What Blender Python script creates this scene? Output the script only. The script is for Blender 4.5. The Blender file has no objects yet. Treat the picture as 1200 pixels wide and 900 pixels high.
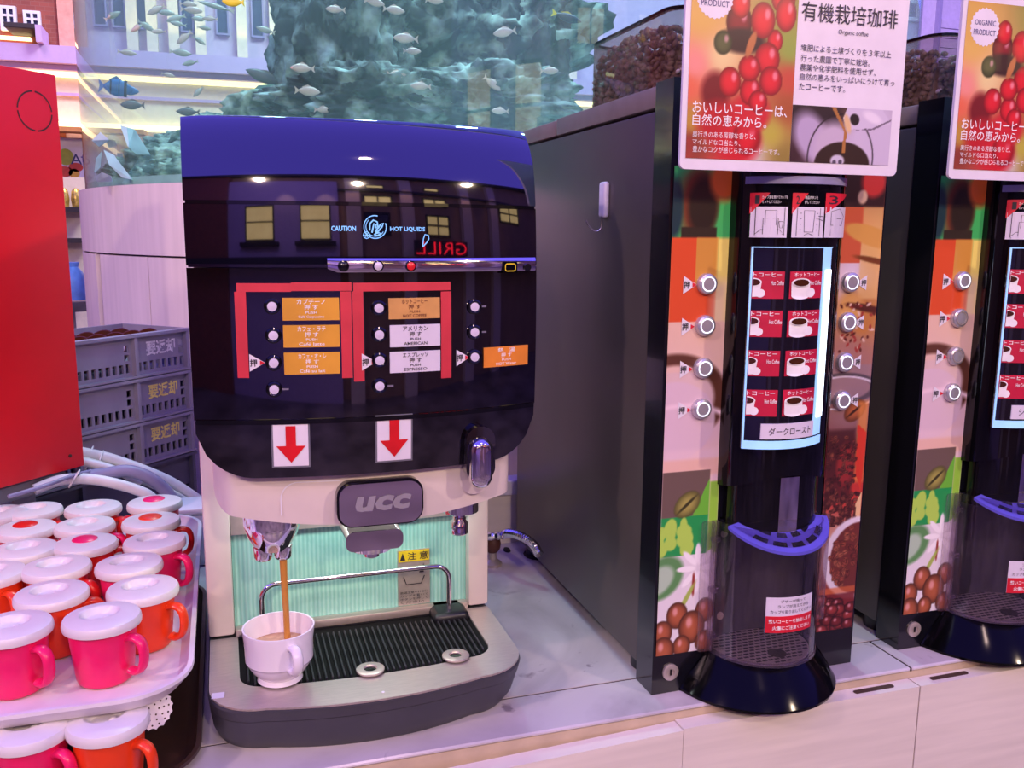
import bpy, bmesh, math, random
import numpy as np
from mathutils import Vector, Matrix
R = math.radians
random.seed(7)
rng = np.random.default_rng(5)
SC = bpy.context.scene
COL = SC.collection

# ------------------------------------------------------------------ camera
FPX = 1045.0
def cam_axes(yaw, pit, rol):
    y, p, r = R(yaw), R(pit), R(rol)
    fw = np.array([math.sin(y)*math.cos(p), math.cos(y)*math.cos(p), -math.sin(p)])
    rt = np.array([math.cos(y), -math.sin(y), 0.0])
    up = np.cross(rt, fw)
    return math.cos(r)*rt + math.sin(r)*up, -math.sin(r)*rt + math.cos(r)*up, fw
CR, CU, CF = cam_axes(18.0, 9.625, 0.5)
CC = np.array([0, 0, 0.61])
cd = bpy.data.cameras.new('camera')
cd.sensor_width = 36.0
cd.lens = FPX/1200*36
cd.clip_start = 0.02
cam = bpy.data.objects.new('camera', cd)
COL.objects.link(cam)
cam.matrix_world = Matrix(((CR[0], CU[0], -CF[0], CC[0]), (CR[1], CU[1], -CF[1], CC[1]), (CR[2], CU[2], -CF[2], CC[2]), (0, 0, 0, 1)))
SC.camera = cam
def ray(px, py): return CR*(px-600)/FPX - CU*(py-450)/FPX + CF
def PY(px, py, y):
    r = ray(px, py); return CC + r*((y-CC[1])/r[1])
def PZ(px, py, z):
    r = ray(px, py); return CC + r*((z-CC[2])/r[2])

# ------------------------------------------------------------------ world, lights, exposure
def lin(c):
    out = []
    for v in c[:3]:
        v = v/255.0
        out.append(v/12.92 if v <= .04045 else ((v+.055)/1.055)**2.4)
    return tuple(out)
W = bpy.data.worlds.new('hall_sky'); SC.world = W
W.use_nodes = True
bg = W.node_tree.nodes['Background']
bg.inputs[0].default_value = (*lin((106, 90, 246)), 1)
bg.inputs[1].default_value = 1.08
SC.view_settings.view_transform = 'Standard'
SC.view_settings.look = 'None'
SC.view_settings.gamma = 1
SC.view_settings.exposure = 0.5
SC.view_settings.use_curve_mapping = False
SC.cycles.max_bounces = 10
SC.cycles.transparent_max_bounces = 16
SC.cycles.sample_clamp_indirect = 4
def lamp(name, kind, loc, tgt, power, col, size=.5, size_y=None, spot=60, blend=.5):
    d = bpy.data.lights.new(name, kind)
    d.energy = power; d.color = lin(col)
    if kind == 'AREA':
        d.size = size; d.shape = 'DISK'
        if size_y: d.shape = 'RECTANGLE'; d.size_y = size_y
    else:
        d.shadow_soft_size = size
    if kind == 'SPOT': d.spot_size = R(spot); d.spot_blend = blend
    o = bpy.data.objects.new(name, d); COL.objects.link(o)
    o.location = loc
    o.rotation_euler = (Vector(tgt)-Vector(loc)).to_track_quat('-Z', 'Y').to_euler()
    return o
for _p, _w, _c in (((.5, -2.6, 2.3), 31, (255, 224, 196)), ((2.6, -2.0, 2.3), 35, (255, 224, 196)), ((-1.2, -2.2, 2.3), 27, (255, 220, 200)), ((-2.3, -.4, 2.2), 29, (255, 212, 208)), ((.6, -1.2, 3.2), 8, (255, 216, 205))):
    lamp('ceiling_lamp', 'AREA', _p, (.3, 1.2, .1), _w, _c, .16)
lamp('plinth_fill_spot', 'SPOT', (-1.7, .9, 2.7), (-.15, 2.1, .5), 55, (255, 226, 206), .12, spot=34, blend=.7)  # unseen spot added to brighten the plinth
for _x, _y in ((.9, 2.1), (.45, 2.3), (1.4, 2.3), (.1, 2.6), (.9, 2.7)):
    lamp('tank_light', 'SPOT', (_x, _y, 2.1), (_x, _y+.02, 0), 29, (205, 242, 242), .05, spot=110, blend=.6)
lamp('facade_fill', 'AREA', (-1.6, 4.4, 3.6), (-1.7, 7, 1.5), 34, (255, 215, 210), 1.2)  # these unseen area lights are added to brighten the far facade
lamp('facade_fill', 'AREA', (.9, 4.9, 3.6), (.9, 7, 1.6), 95, (235, 242, 235), 1.2)
lamp('facade_fill', 'AREA', (4.6, 4.4, 3.8), (4.8, 7, 1.6), 90, (235, 225, 250), 1.6)

# ------------------------------------------------------------------ materials
MATS = {}
def ntree(name):
    m = bpy.data.materials.new(name); m.use_nodes = True
    nt = m.node_tree; b = nt.nodes['Principled BSDF']
    MATS[name] = m
    return m, nt, b
def M(name, col, rough=.5, metal=0, var=.06, scale=30, bump=0, bscale=200, coat=0, emit=None, es=0, stretch=None, spec=.5, col2=None, contrast=None, alpha=None, sss=0):
    m, nt, b = ntree(name)
    L = nt.links.new
    tc = nt.nodes.new('ShaderNodeTexCoord')
    mp = nt.nodes.new('ShaderNodeMapping')
    L(tc.outputs['Object'], mp.inputs[0])
    if stretch: mp.inputs['Scale'].default_value = stretch
    nz = nt.nodes.new('ShaderNodeTexNoise')
    nz.inputs['Scale'].default_value = scale; nz.inputs['Detail'].default_value = 4
    L(mp.outputs[0], nz.inputs['Vector'])
    rp = nt.nodes.new('ShaderNodeValToRGB')
    c = lin(col)
    c2 = lin(col2) if col2 else tuple(min(1, v*(1+var*2)) for v in c)
    c1 = c if col2 else tuple(v*(1-var*2) for v in c)
    lo, hi = contrast or (.3, .7)
    rp.color_ramp.elements[0].position = lo; rp.color_ramp.elements[0].color = (*c1, 1)
    rp.color_ramp.elements[1].position = hi; rp.color_ramp.elements[1].color = (*c2, 1)
    L(nz.outputs[0], rp.inputs[0]); L(rp.outputs[0], b.inputs['Base Color'])
    b.inputs['Roughness'].default_value = rough
    b.inputs['Metallic'].default_value = metal
    b.inputs['Coat Weight'].default_value = coat
    b.inputs['Coat Roughness'].default_value = .04
    b.inputs['Specular IOR Level'].default_value = spec
    if sss:
        b.inputs['Subsurface Weight'].default_value = sss
        b.inputs['Subsurface Radius'].default_value = (.02, .008, .006)
    if emit:
        b.inputs['Emission Color'].default_value = (*lin(emit), 1); b.inputs['Emission Strength'].default_value = es
    if bump:
        n2 = nt.nodes.new('ShaderNodeTexNoise'); n2.inputs['Scale'].default_value = bscale
        L(mp.outputs[0], n2.inputs['Vector'])
        bp = nt.nodes.new('ShaderNodeBump'); bp.inputs['Strength'].default_value = bump; bp.inputs['Distance'].default_value = .002
        L(n2.outputs[0], bp.inputs['Height']); L(bp.outputs[0], b.inputs['Normal'])
    return m
def thin_glass(name, tint, haze=0.0, hazecol=(255, 255, 255), rough=0.0, ior=1.45):
    m = bpy.data.materials.new(name); m.use_nodes = True; nt = m.node_tree; L = nt.links.new
    nt.nodes.clear()
    out = nt.nodes.new('ShaderNodeOutputMaterial')
    tr = nt.nodes.new('ShaderNodeBsdfTransparent'); tr.inputs[0].default_value = (*lin(tint), 1)
    gl = nt.nodes.new('ShaderNodeBsdfGlossy'); gl.inputs['Roughness'].default_value = rough
    lw = nt.nodes.new('ShaderNodeLayerWeight'); lw.inputs[0].default_value = .5
    pw = nt.nodes.new('ShaderNodeMath'); pw.operation = 'POWER'; pw.inputs[1].default_value = 5; L(lw.outputs['Facing'], pw.inputs[0])
    f0 = ((ior-1)/(ior+1))**2*1.6
    fr = nt.nodes.new('ShaderNodeMath'); fr.operation = 'MULTIPLY_ADD'; fr.inputs[1].default_value = 1-f0; fr.inputs[2].default_value = f0; L(pw.outputs[0], fr.inputs[0])
    mx = nt.nodes.new('ShaderNodeMixShader')
    L(fr.outputs[0], mx.inputs[0]); L(gl.outputs[0], mx.inputs[2])
    if haze:
        df = nt.nodes.new('ShaderNodeBsdfTranslucent'); df.inputs[0].default_value = (*lin(hazecol), 1)
        nz = nt.nodes.new('ShaderNodeTexNoise'); nz.inputs['Scale'].default_value = 3
        ma = nt.nodes.new('ShaderNodeMath'); ma.operation = 'MULTIPLY'; ma.inputs[1].default_value = haze*2
        L(nz.outputs[0], ma.inputs[0])
        m2 = nt.nodes.new('ShaderNodeMixShader'); L(ma.outputs[0], m2.inputs[0])
        L(tr.outputs[0], m2.inputs[1]); L(df.outputs[0], m2.inputs[2]); L(m2.outputs[0], mx.inputs[1])
    else:
        L(tr.outputs[0], mx.inputs[1])
    L(mx.outputs[0], out.inputs[0])
    MATS[name] = m
    return m
def attr_mat(name, rough=.3, coat=.3):
    m, nt, b = ntree(name)
    a = nt.nodes.new('ShaderNodeAttribute'); a.attribute_name = 'Col'
    nt.links.new(a.outputs[0], b.inputs['Base Color'])
    b.inputs['Roughness'].default_value = rough; b.inputs['Coat Weight'].default_value = coat
    return m
def marble():
    m, nt, b = ntree('marble'); L = nt.links.new
    tc = nt.nodes.new('ShaderNodeTexCoord')
    n1 = nt.nodes.new('ShaderNodeTexNoise'); n1.inputs['Scale'].default_value = 4; n1.inputs['Detail'].default_value = 8; n1.inputs['Distortion'].default_value = 1.6
    L(tc.outputs['Object'], n1.inputs['Vector'])
    rp = nt.nodes.new('ShaderNodeValToRGB'); e = rp.color_ramp.elements
    e[0].position = .28; e[0].color = (*lin((176, 168, 172)), 1)
    e[1].position = .55; e[1].color = (*lin((204, 196, 200)), 1)
    L(n1.outputs[0], rp.inputs[0])
    n2 = nt.nodes.new('ShaderNodeTexNoise'); n2.inputs['Scale'].default_value = 9; n2.inputs['Detail'].default_value = 6; n2.inputs['Distortion'].default_value = 2.5
    L(tc.outputs['Object'], n2.inputs['Vector'])
    r2 = nt.nodes.new('ShaderNodeValToRGB'); e = r2.color_ramp.elements
    e[0].position = .27; e[0].color = (*lin((170, 162, 172)), 1)
    e[1].position = .35; e[1].color = (1, 1, 1, 1)
    L(n2.outputs[0], r2.inputs[0])
    mx = nt.nodes.new('ShaderNodeMix'); mx.data_type = 'RGBA'; mx.blend_type = 'MULTIPLY'; mx.inputs[0].default_value = .8
    L(rp.outputs[0], mx.inputs[6]); L(r2.outputs[0], mx.inputs[7]); L(mx.outputs[2], b.inputs['Base Color'])
    b.inputs['Roughness'].default_value = .22
    return m
def brick():
    m, nt, b = ntree('brick_wall'); L = nt.links.new
    tc = nt.nodes.new('ShaderNodeTexCoord')
    mp = nt.nodes.new('ShaderNodeMapping'); mp.inputs['Rotation'].default_value = (R(90), 0, 0)
    L(tc.outputs['Object'], mp.inputs[0])
    bt = nt.nodes.new('ShaderNodeTexBrick'); bt.inputs['Scale'].default_value = 9
    bt.inputs['Color1'].default_value = (*lin((160, 82, 68)), 1); bt.inputs['Color2'].default_value = (*lin((140, 72, 62)), 1)
    bt.inputs['Mortar'].default_value = (*lin((150, 100, 90)), 1); bt.inputs['Mortar Size'].default_value = .01
    L(mp.outputs[0], bt.inputs['Vector']); L(bt.outputs[0], b.inputs['Base Color']); b.inputs['Roughness'].default_value = .8
    return m
def ribbed_teal():
    m, nt, b = ntree('teal_ribbed'); L = nt.links.new
    tc = nt.nodes.new('ShaderNodeTexCoord')
    wv = nt.nodes.new('ShaderNodeTexWave'); wv.inputs['Scale'].default_value = 55; wv.bands_direction = 'X'
    L(tc.outputs['Object'], wv.inputs['Vector'])
    rp = nt.nodes.new('ShaderNodeValToRGB'); e = rp.color_ramp.elements
    e[0].color = (*lin((142, 204, 190)), 1); e[1].color = (*lin((168, 222, 208)), 1)
    L(wv.outputs[0], rp.inputs[0]); L(rp.outputs[0], b.inputs['Base Color'])
    bp = nt.nodes.new('ShaderNodeBump'); bp.inputs['Strength'].default_value = .25; bp.inputs['Distance'].default_value = .002
    L(wv.outputs[0], bp.inputs['Height']); L(bp.outputs[0], b.inputs['Normal'])
    b.inputs['Roughness'].default_value = .25
    return m
marble(); brick(); ribbed_teal()
M('slat', (44, 44, 50), .4)
M('matt_black', (8, 8, 10), .7, spec=.2)
M('cone_black', (8, 8, 10), .12, var=.02, spec=.16)
M('rock_dark', (34, 33, 38), .85, col2=(96, 104, 104), scale=16, contrast=(.48, .78), bump=1, bscale=70)
M('card_red', (196, 28, 64), .4)
M('hood_gloss', (6, 6, 14), .04, coat=1.0, var=.02, spec=1.0)
MATS['hood_gloss'].node_tree.nodes['Principled BSDF'].inputs['Coat IOR'].default_value = 2.0
M('gloss_black', (9, 9, 12), .07, coat=.15, var=.02)
M('piano_black', (5, 5, 8), .03, coat=1.0, var=.02, spec=1.0)
M('side_grey', (80, 75, 72), .34, var=.05, scale=8, bump=.05, bscale=900)
M('cap_grey', (132, 122, 114), .45, var=.05)
M('body_dark', (26, 26, 32), .4)
M('blackplastic', (22, 22, 28), .35)
M('door_black', (14, 15, 22), .16, coat=.4, var=.03)
M('grey_base', (66, 66, 74), .45, var=.04, bump=.06, bscale=1200)
M('steel', (198, 186, 176), .33, .55, var=.05, scale=60, stretch=(1, 20, 1))
M('chrome', (235, 232, 235), .06, 1, var=.01)
M('chrome_dark', (150, 148, 158), .09, 1, var=.02)
M('white_shell', (222, 208, 202), .38, var=.015)
M('white_paint', (235, 232, 236), .4, var=.02)
M('card_white', (232, 226, 236), .35, var=.02)
M('cup_white', (236, 230, 238), .12, coat=.4, var=.01)
M('red_tape', (204, 50, 66), .5, var=.05, bump=.1, bscale=60)
M('arrow_red', (215, 22, 32), .4)
M('red_panel', (238, 20, 30), .33, var=.04, scale=6)
M('label_gold', (216, 156, 52), .35, var=.08, scale=14)
M('label_tan', (214, 160, 92), .35, var=.06)
M('label_orange', (232, 140, 52), .35, var=.05)
M('label_white', (222, 216, 230), .4, var=.02)
M('ink_dark', (40, 34, 44), .5)
M('ink_brown', (110, 52, 30), .5)
M('ink_white', (250, 246, 246), .5)
M('ink_grey', (120, 112, 130), .5)
M('ink_navy', (60, 58, 120), .5)
M('ink_red', (214, 28, 50), .45)
M('decal_blue', (120, 190, 240), .4, emit=(110, 185, 245), es=.35)
M('button_face', (214, 206, 226), .25, var=.02)
M('button_red', (225, 34, 44), .3)
M('yellow', (238, 206, 40), .4)
M('coffee_stream', (198, 136, 62), .15)
M('coffee_dark', (70, 36, 16), .12)
M('foam', (190, 150, 120), .5, var=.1, scale=120)
M('mug_red', (224, 36, 30), .28, sss=.15, var=.03)
M('mug_orange', (238, 66, 26), .28, sss=.15, var=.03)
M('mug_pink', (240, 30, 104), .28, sss=.15, var=.03)
M('lid_white', (226, 220, 222), .3, var=.015, sss=.05)
M('tray_white', (226, 218, 224), .35, var=.03)
M('tray_brown', (62, 40, 32), .3, var=.1, scale=25)
M('paper', (236, 230, 232), .7)
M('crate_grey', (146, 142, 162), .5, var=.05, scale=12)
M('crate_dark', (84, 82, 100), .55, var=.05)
M('dish_brown', (94, 48, 32), .35)
M('crate_yellow', (255, 232, 130), .5, var=.08, scale=60)
M('crate_faded', (232, 228, 240), .6, var=.15, scale=90)
M('hose_white', (226, 222, 228), .4, var=.03)
M('hose_purple', (140, 132, 168), .4)
M('hose_cream', (214, 212, 206), .4)
M('bracket_grey', (128, 128, 138), .4, .3)
M('wood_pale', (230, 220, 208), .38, var=.035, scale=5, stretch=(1, 1, 14))
M('wood_plinth', (240, 226, 222), .42, var=.03, scale=6, stretch=(8, 8, .6))
M('wood_edge', (196, 176, 150), .5, var=.05)
M('slot_dark', (66, 44, 34), .6)
M('seam_dark', (70, 54, 50), .7)
M('plinth_dark', (96, 74, 104), .8)
M('beans', (168, 150, 138), .35, var=.25, scale=60)
M('screen_dark', (16, 15, 26), .08, coat=.6)
M('led_white', (240, 246, 255), .3, emit=(222, 236, 255), es=3.0)
M('led_edge', (150, 200, 245), .25, emit=(150, 200, 245), es=.45)
M('led_ring', (240, 246, 255), .3, emit=(235, 242, 255), es=.55)
M('button_steel', (200, 196, 200), .25, .6, var=.04)
M('purple_plastic', (96, 90, 200), .3)
M('shelf_lavender', (150, 146, 180), .3)
M('grille_dark', (40, 38, 46), .4, .6)
M('hook_white', (236, 232, 240), .4)
M('wire', (190, 186, 196), .2, 1)
M('rust', (96, 56, 46), .6)
M('dirt', (30, 26, 30), .9)
M('rock', (40, 40, 46), .85, col2=(170, 192, 186), scale=16, contrast=(.45, .72), bump=1, bscale=70)
M('rock_teal', (60, 84, 76), .8, col2=(186, 210, 190), scale=22, contrast=(.42, .66), bump=1, bscale=70)
M('sand', (170, 190, 180), .9)
M('shell_pale', (190, 216, 226), .5, var=.08)
M('fish_pale', (206, 184, 172), .35, var=.1)
M('fish_silver', (176, 178, 166), .3, var=.1)
M('fish_grey', (96, 96, 98), .4)
M('fish_yellow', (236, 220, 60), .4)
M('fish_blue', (50, 110, 170), .35)
M('fish_navy', (26, 40, 60), .4)
M('tank_rim', (200, 210, 210), .3)
thin_glass('tank_glass', (222, 246, 240), .12, (196, 238, 236))  # haze of the water is put into the glass as a cyan veil
thin_glass('hopper_glass', (206, 196, 186), .17, (206, 186, 166))
thin_glass('clear_plastic', (238, 232, 238), .03, ior=1.5)
thin_glass('frosted_plastic', (236, 230, 236), .22, (235, 225, 235), ior=1.5)
thin_glass('window_glass', (150, 160, 190), ior=1.5)
M('salmon_wall', (226, 160, 140), .7)
M('lavender_wall', (196, 172, 206), .7, var=.03)
M('lavender_dark', (150, 132, 176), .7, var=.03)
M('cream_wall', (236, 214, 190), .7, var=.03)
M('cornice', (204, 170, 216), .6, var=.02)
M('cove_light', (255, 226, 170), .5, emit=(255, 222, 160), es=2.2)
M('lit_window', (255, 226, 150), .5, emit=(255, 220, 140), es=1.3, var=.1, scale=3)
M('dark_window', (58, 62, 84), .15)
M('awning', (214, 140, 78), .7)
M('goods_gold', (214, 176, 84), .3, .6, var=.3, scale=40)
M('bag_blue', (100, 150, 226), .4, var=.1)
M('neon_red', (255, 40, 60), .4, emit=(255, 30, 50), es=4)
M('tan_wall', (176, 140, 110), .7, var=.05, scale=3)
M('dark_frame', (40, 30, 36), .5)
M('roof_dark', (50, 44, 60), .7)
M('hedge', (34, 58, 34), .8, var=.3, scale=20)
M('fruit_green', (176, 190, 60), .5)
M('fruit_red', (216, 72, 50), .5)
M('fruit_yellow', (236, 186, 60), .5)
M('sign_violet', (110, 72, 170), .5)
M('floor_tile', (120, 108, 104), .35, var=.3, scale=2)
attr_mat('print', .28, .35)

# ------------------------------------------------------------------ mesh builder
class G:
    def __init__(s): s.v = []; s.f = []; s.m = []
    def add(s, v, f, m=0):
        b = len(s.v); s.v += [tuple(map(float, p)) for p in v]
        s.f += [tuple(i+b for i in q) for q in f]; s.m += [m]*len(f); return s
    def box(s, x0, x1, y0, y1, z0, z1, m=0):
        v = [(x, y, z) for x in (x0, x1) for y in (y0, y1) for z in (z0, z1)]
        return s.add(v, [(0, 1, 3, 2), (4, 6, 7, 5), (0, 4, 5, 1), (2, 3, 7, 6), (0, 2, 6, 4), (1, 5, 7, 3)], m)
    def rbox(s, x0, x1, y0, y1, z0, z1, r=.005, seg=2, m=0):
        bm = bmesh.new(); bmesh.ops.create_cube(bm, size=1)
        for q in bm.verts: q.co = ((x0+x1)/2+q.co.x*(x1-x0), (y0+y1)/2+q.co.y*(y1-y0), (z0+z1)/2+q.co.z*(z1-z0))
        r = min(r, .49*min(x1-x0, y1-y0, z1-z0))
        bmesh.ops.bevel(bm, geom=bm.edges[:], offset=r, segments=seg, profile=.5, affect='EDGES')
        bm.verts.index_update()
        s.add([q.co for q in bm.verts], [[q.index for q in f.verts] for f in bm.faces], m); bm.free(); return s
    def prism(s, poly, a0, a1, axis='y', m=0):
        n = len(poly)
        def P(p, a): return {'y': (p[0], a, p[1]), 'z': (p[0], p[1], a), 'x': (a, p[0], p[1])}[axis]
        v = [P(p, a0) for p in poly]+[P(p, a1) for p in poly]
        f = [tuple(range(n)), tuple(range(2*n-1, n-1, -1))]+[(i, n+i, n+(i+1) % n, (i+1) % n) for i in range(n)]
        return s.add(v, f, m)
    def loft(s, rings, caps=True, closed=True, m=0):
        n = len(rings[0]); v = [p for r in rings for p in r]; f = []
        for k in range(len(rings)-1):
            for i in range(n if closed else n-1):
                j = (i+1) % n
                f.append((k*n+i, k*n+j, (k+1)*n+j, (k+1)*n+i))
        if caps: f += [tuple(range(n-1, -1, -1)), tuple(range((len(rings)-1)*n, len(rings)*n))]
        return s.add(v, f, m)
    def lathe(s, prof, c, seg=24, axis='z', caps=True, m=0, a0=0, a1=360):
        full = abs(a1-a0) >= 360
        k = seg if full else seg+1
        rings = []
        for r, h in prof:
            ring = []
            for i in range(k):
                a = R(a0+(a1-a0)*i/seg)
                x, y = r*math.cos(a), r*math.sin(a)
                ring.append({'z': (c[0]+x, c[1]+y, c[2]+h), 'y': (c[0]+x, c[1]+h, c[2]+y), 'x': (c[0]+h, c[1]+x, c[2]+y)}[axis])
            rings.append(ring)
        return s.loft(rings, caps, full, m)
    def tube(s, path, r, seg=8, m=0, caps=True, flat=None):
        P = [Vector(p) for p in path]; rings = []
        ref = None
        for i, p in enumerate(P):
            t = (P[min(i+1, len(P)-1)]-P[max(i-1, 0)]).normalized()
            if ref is None:
                ref = Vector((0, 0, 1)) if abs(t.z) < .9 else Vector((1, 0, 0))
            a = (ref-t*ref.dot(t)).normalized(); b = t.cross(a); ref = a
            rr = r[i] if isinstance(r, (list, tuple)) else r
            fl = flat or 1
            rings.append([p+a*rr*math.cos(2*math.pi*k/seg)+b*rr*fl*math.sin(2*math.pi*k/seg) for k in range(seg)])
        return s.loft(rings, caps, True, m)
    def sph(s, c, r, seg=12, rings=8, m=0):
        rx, ry, rz = r if isinstance(r, (tuple, list)) else (r, r, r)
        v = [(c[0], c[1], c[2]-rz)]
        for i in range(1, rings):
            a = math.pi*i/rings-math.pi/2
            for k in range(seg):
                b = 2*math.pi*k/seg
                v.append((c[0]+rx*math.cos(a)*math.cos(b), c[1]+ry*math.cos(a)*math.sin(b), c[2]+rz*math.sin(a)))
        v.append((c[0], c[1], c[2]+rz)); f = []
        for k in range(seg): f.append((0, 1+(k+1) % seg, 1+k))
        for i in range(rings-2):
            for k in range(seg):
                a = 1+i*seg; f.append((a+k, a+(k+1) % seg, a+seg+(k+1) % seg, a+seg+k))
        t = len(v)-1; a = 1+(rings-2)*seg
        for k in range(seg): f.append((a+k, a+(k+1) % seg, t))
        return s.add(v, f, m)
    def sheet(s, x0, x1, zlo, zhi, yf, th, nx=12, nz=6, m=0):
        zl = zlo if callable(zlo) else (lambda x: zlo)
        zh = zhi if callable(zhi) else (lambda x: zhi)
        fr, bk = [], []
        for i in range(nx+1):
            x = x0+(x1-x0)*i/nx
            for j in range(nz+1):
                z = zl(x)+(zh(x)-zl(x))*j/nz
                y = yf(x, z); fr.append((x, y, z)); bk.append((x, y+th, z))
        n = (nx+1)*(nz+1); k = nz+1; f = []
        for i in range(nx):
            for j in range(nz):
                a = i*k+j; f.append((a, a+k, a+k+1, a+1)); f.append((n+a, n+a+1, n+a+k+1, n+a+k))
        for i in range(nx):
            a = i*k; f.append((a, n+a, n+a+k, a+k)); a = i*k+nz; f.append((a, a+k, n+a+k, n+a))
        for j in range(nz):
            a = j; f.append((a, a+1, n+a+1, n+a)); a = nx*k+j; f.append((a, n+a, n+a+1, a+1))
        return s.add(fr+bk, f, m)
    def xf(s, fn): s.v = [tuple(fn(p)) for p in s.v]; return s
    def build(s, name, mat, parent=None, smooth=False, ang=40):
        me = bpy.data.meshes.new(name)
        w = (0, 0, 0)
        if parent is not None: w = origin(parent)
        me.from_pydata([(p[0]-w[0], p[1]-w[1], p[2]-w[2]) for p in s.v], [], s.f)
        for mm in (mat if isinstance(mat, (list, tuple)) else [mat]): me.materials.append(MATS[mm])
        if isinstance(mat, (list, tuple)): me.polygons.foreach_set('material_index', s.m)
        bm = bmesh.new(); bm.from_mesh(me); bmesh.ops.recalc_face_normals(bm, faces=bm.faces[:]); bm.to_mesh(me); bm.free()
        if smooth:
            me.polygons.foreach_set('use_smooth', [True]*len(me.polygons)); me.set_sharp_from_angle(angle=R(ang))
        o = bpy.data.objects.new(name, me); COL.objects.link(o)
        if parent is not None: o.parent = parent
        return o
ORG = {}
def origin(o):
    while o.parent is not None: o = o.parent
    return ORG.get(o.name, (0, 0, 0))
def tag(o, label, cat, group=None, kind=None):
    o['label'] = label; o['category'] = cat
    if group: o['group'] = group
    if kind: o['kind'] = kind
    return o
def thing(name, label, cat, loc, group=None, rotz=None):
    o = bpy.data.objects.new(name, None); COL.objects.link(o); o.empty_display_size = .05
    o.location = loc
    if rotz is None: ORG[o.name] = tuple(loc)       # parts given in world coordinates
    else: o.rotation_euler = (0, 0, R(rotz))         # parts given in local coordinates
    return tag(o, label, cat, group)
def struct(o): o['kind'] = 'structure'; return o
def copy_tree(o, parent=None):
    c = o.copy(); COL.objects.link(c); c.parent = parent
    for ch in list(o.children): copy_tree(ch, c)
    return c
def rr(x0, x1, z0, z1, r, seg=5):
    p = []
    for cx, cz, a in ((x1-r, z0+r, -90), (x1-r, z1-r, 0), (x0+r, z1-r, 90), (x0+r, z0+r, 180)):
        for i in range(seg+1): b = R(a+90*i/seg); p.append((cx+r*math.cos(b), cz+r*math.sin(b)))
    return p
def arc(cx, cz, r, a0, a1, n=16, rz=None):
    return [(cx+r*math.cos(R(a0+(a1-a0)*i/n)), cz+(rz or r)*math.sin(R(a0+(a1-a0)*i/n))) for i in range(n+1)]
def stroke(g, pts, w, fn, m=0):
    """a flat line of width w through 2D points, mapped to 3D by fn(x, z)"""
    P = [Vector(p) for p in pts]; a, b = [], []
    for i, p in enumerate(P):
        t = (P[min(i+1, len(P)-1)]-P[max(i-1, 0)])
        t = t.normalized() if t.length else Vector((1, 0))
        n = Vector((-t.y, t.x))*w/2
        a.append(fn(*(p+n))); b.append(fn(*(p-n)))
    k = len(P); g.add(a+b, [(i, k+i, k+i+1, i+1) for i in range(k-1)], m)
_glyph = {}
def glyphs(body, bold=0):
    key = (body, bold)
    if key not in _glyph:
        c = bpy.data.curves.new('lettering', 'FONT'); c.body = body; c.size = 1; c.resolution_u = 2; c.offset = bold
        o = bpy.data.objects.new('lettering', c)
        me = o.to_mesh()
        v = np.empty(len(me.vertices)*3, np.float64)
        me.vertices.foreach_get('co', v); v = v.reshape(-1, 3)
        f = [tuple(p.vertices) for p in me.polygons]
        o.to_mesh_clear(); bpy.data.objects.remove(o); bpy.data.curves.remove(c)
        _glyph[key] = (v, f)
    return _glyph[key]
def text(g, body, x0, x1, z0, z1, fn, bold=0, m=0, skew=None):
    """lettering stretched into the rectangle, mapped to 3D by fn(x, z)"""
    v, f = glyphs(body, bold)
    lo, hi = v.min(0), v.max(0)
    hi = np.maximum(hi, lo+1e-6)
    P = []
    for p in v:
        x = x0+(x1-x0)*(p[0]-lo[0])/(hi[0]-lo[0]); z = z0+(z1-z0)*(p[1]-lo[1])/(hi[1]-lo[1])
        P.append(fn(x, z))
    g.add(P, f, m)

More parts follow.
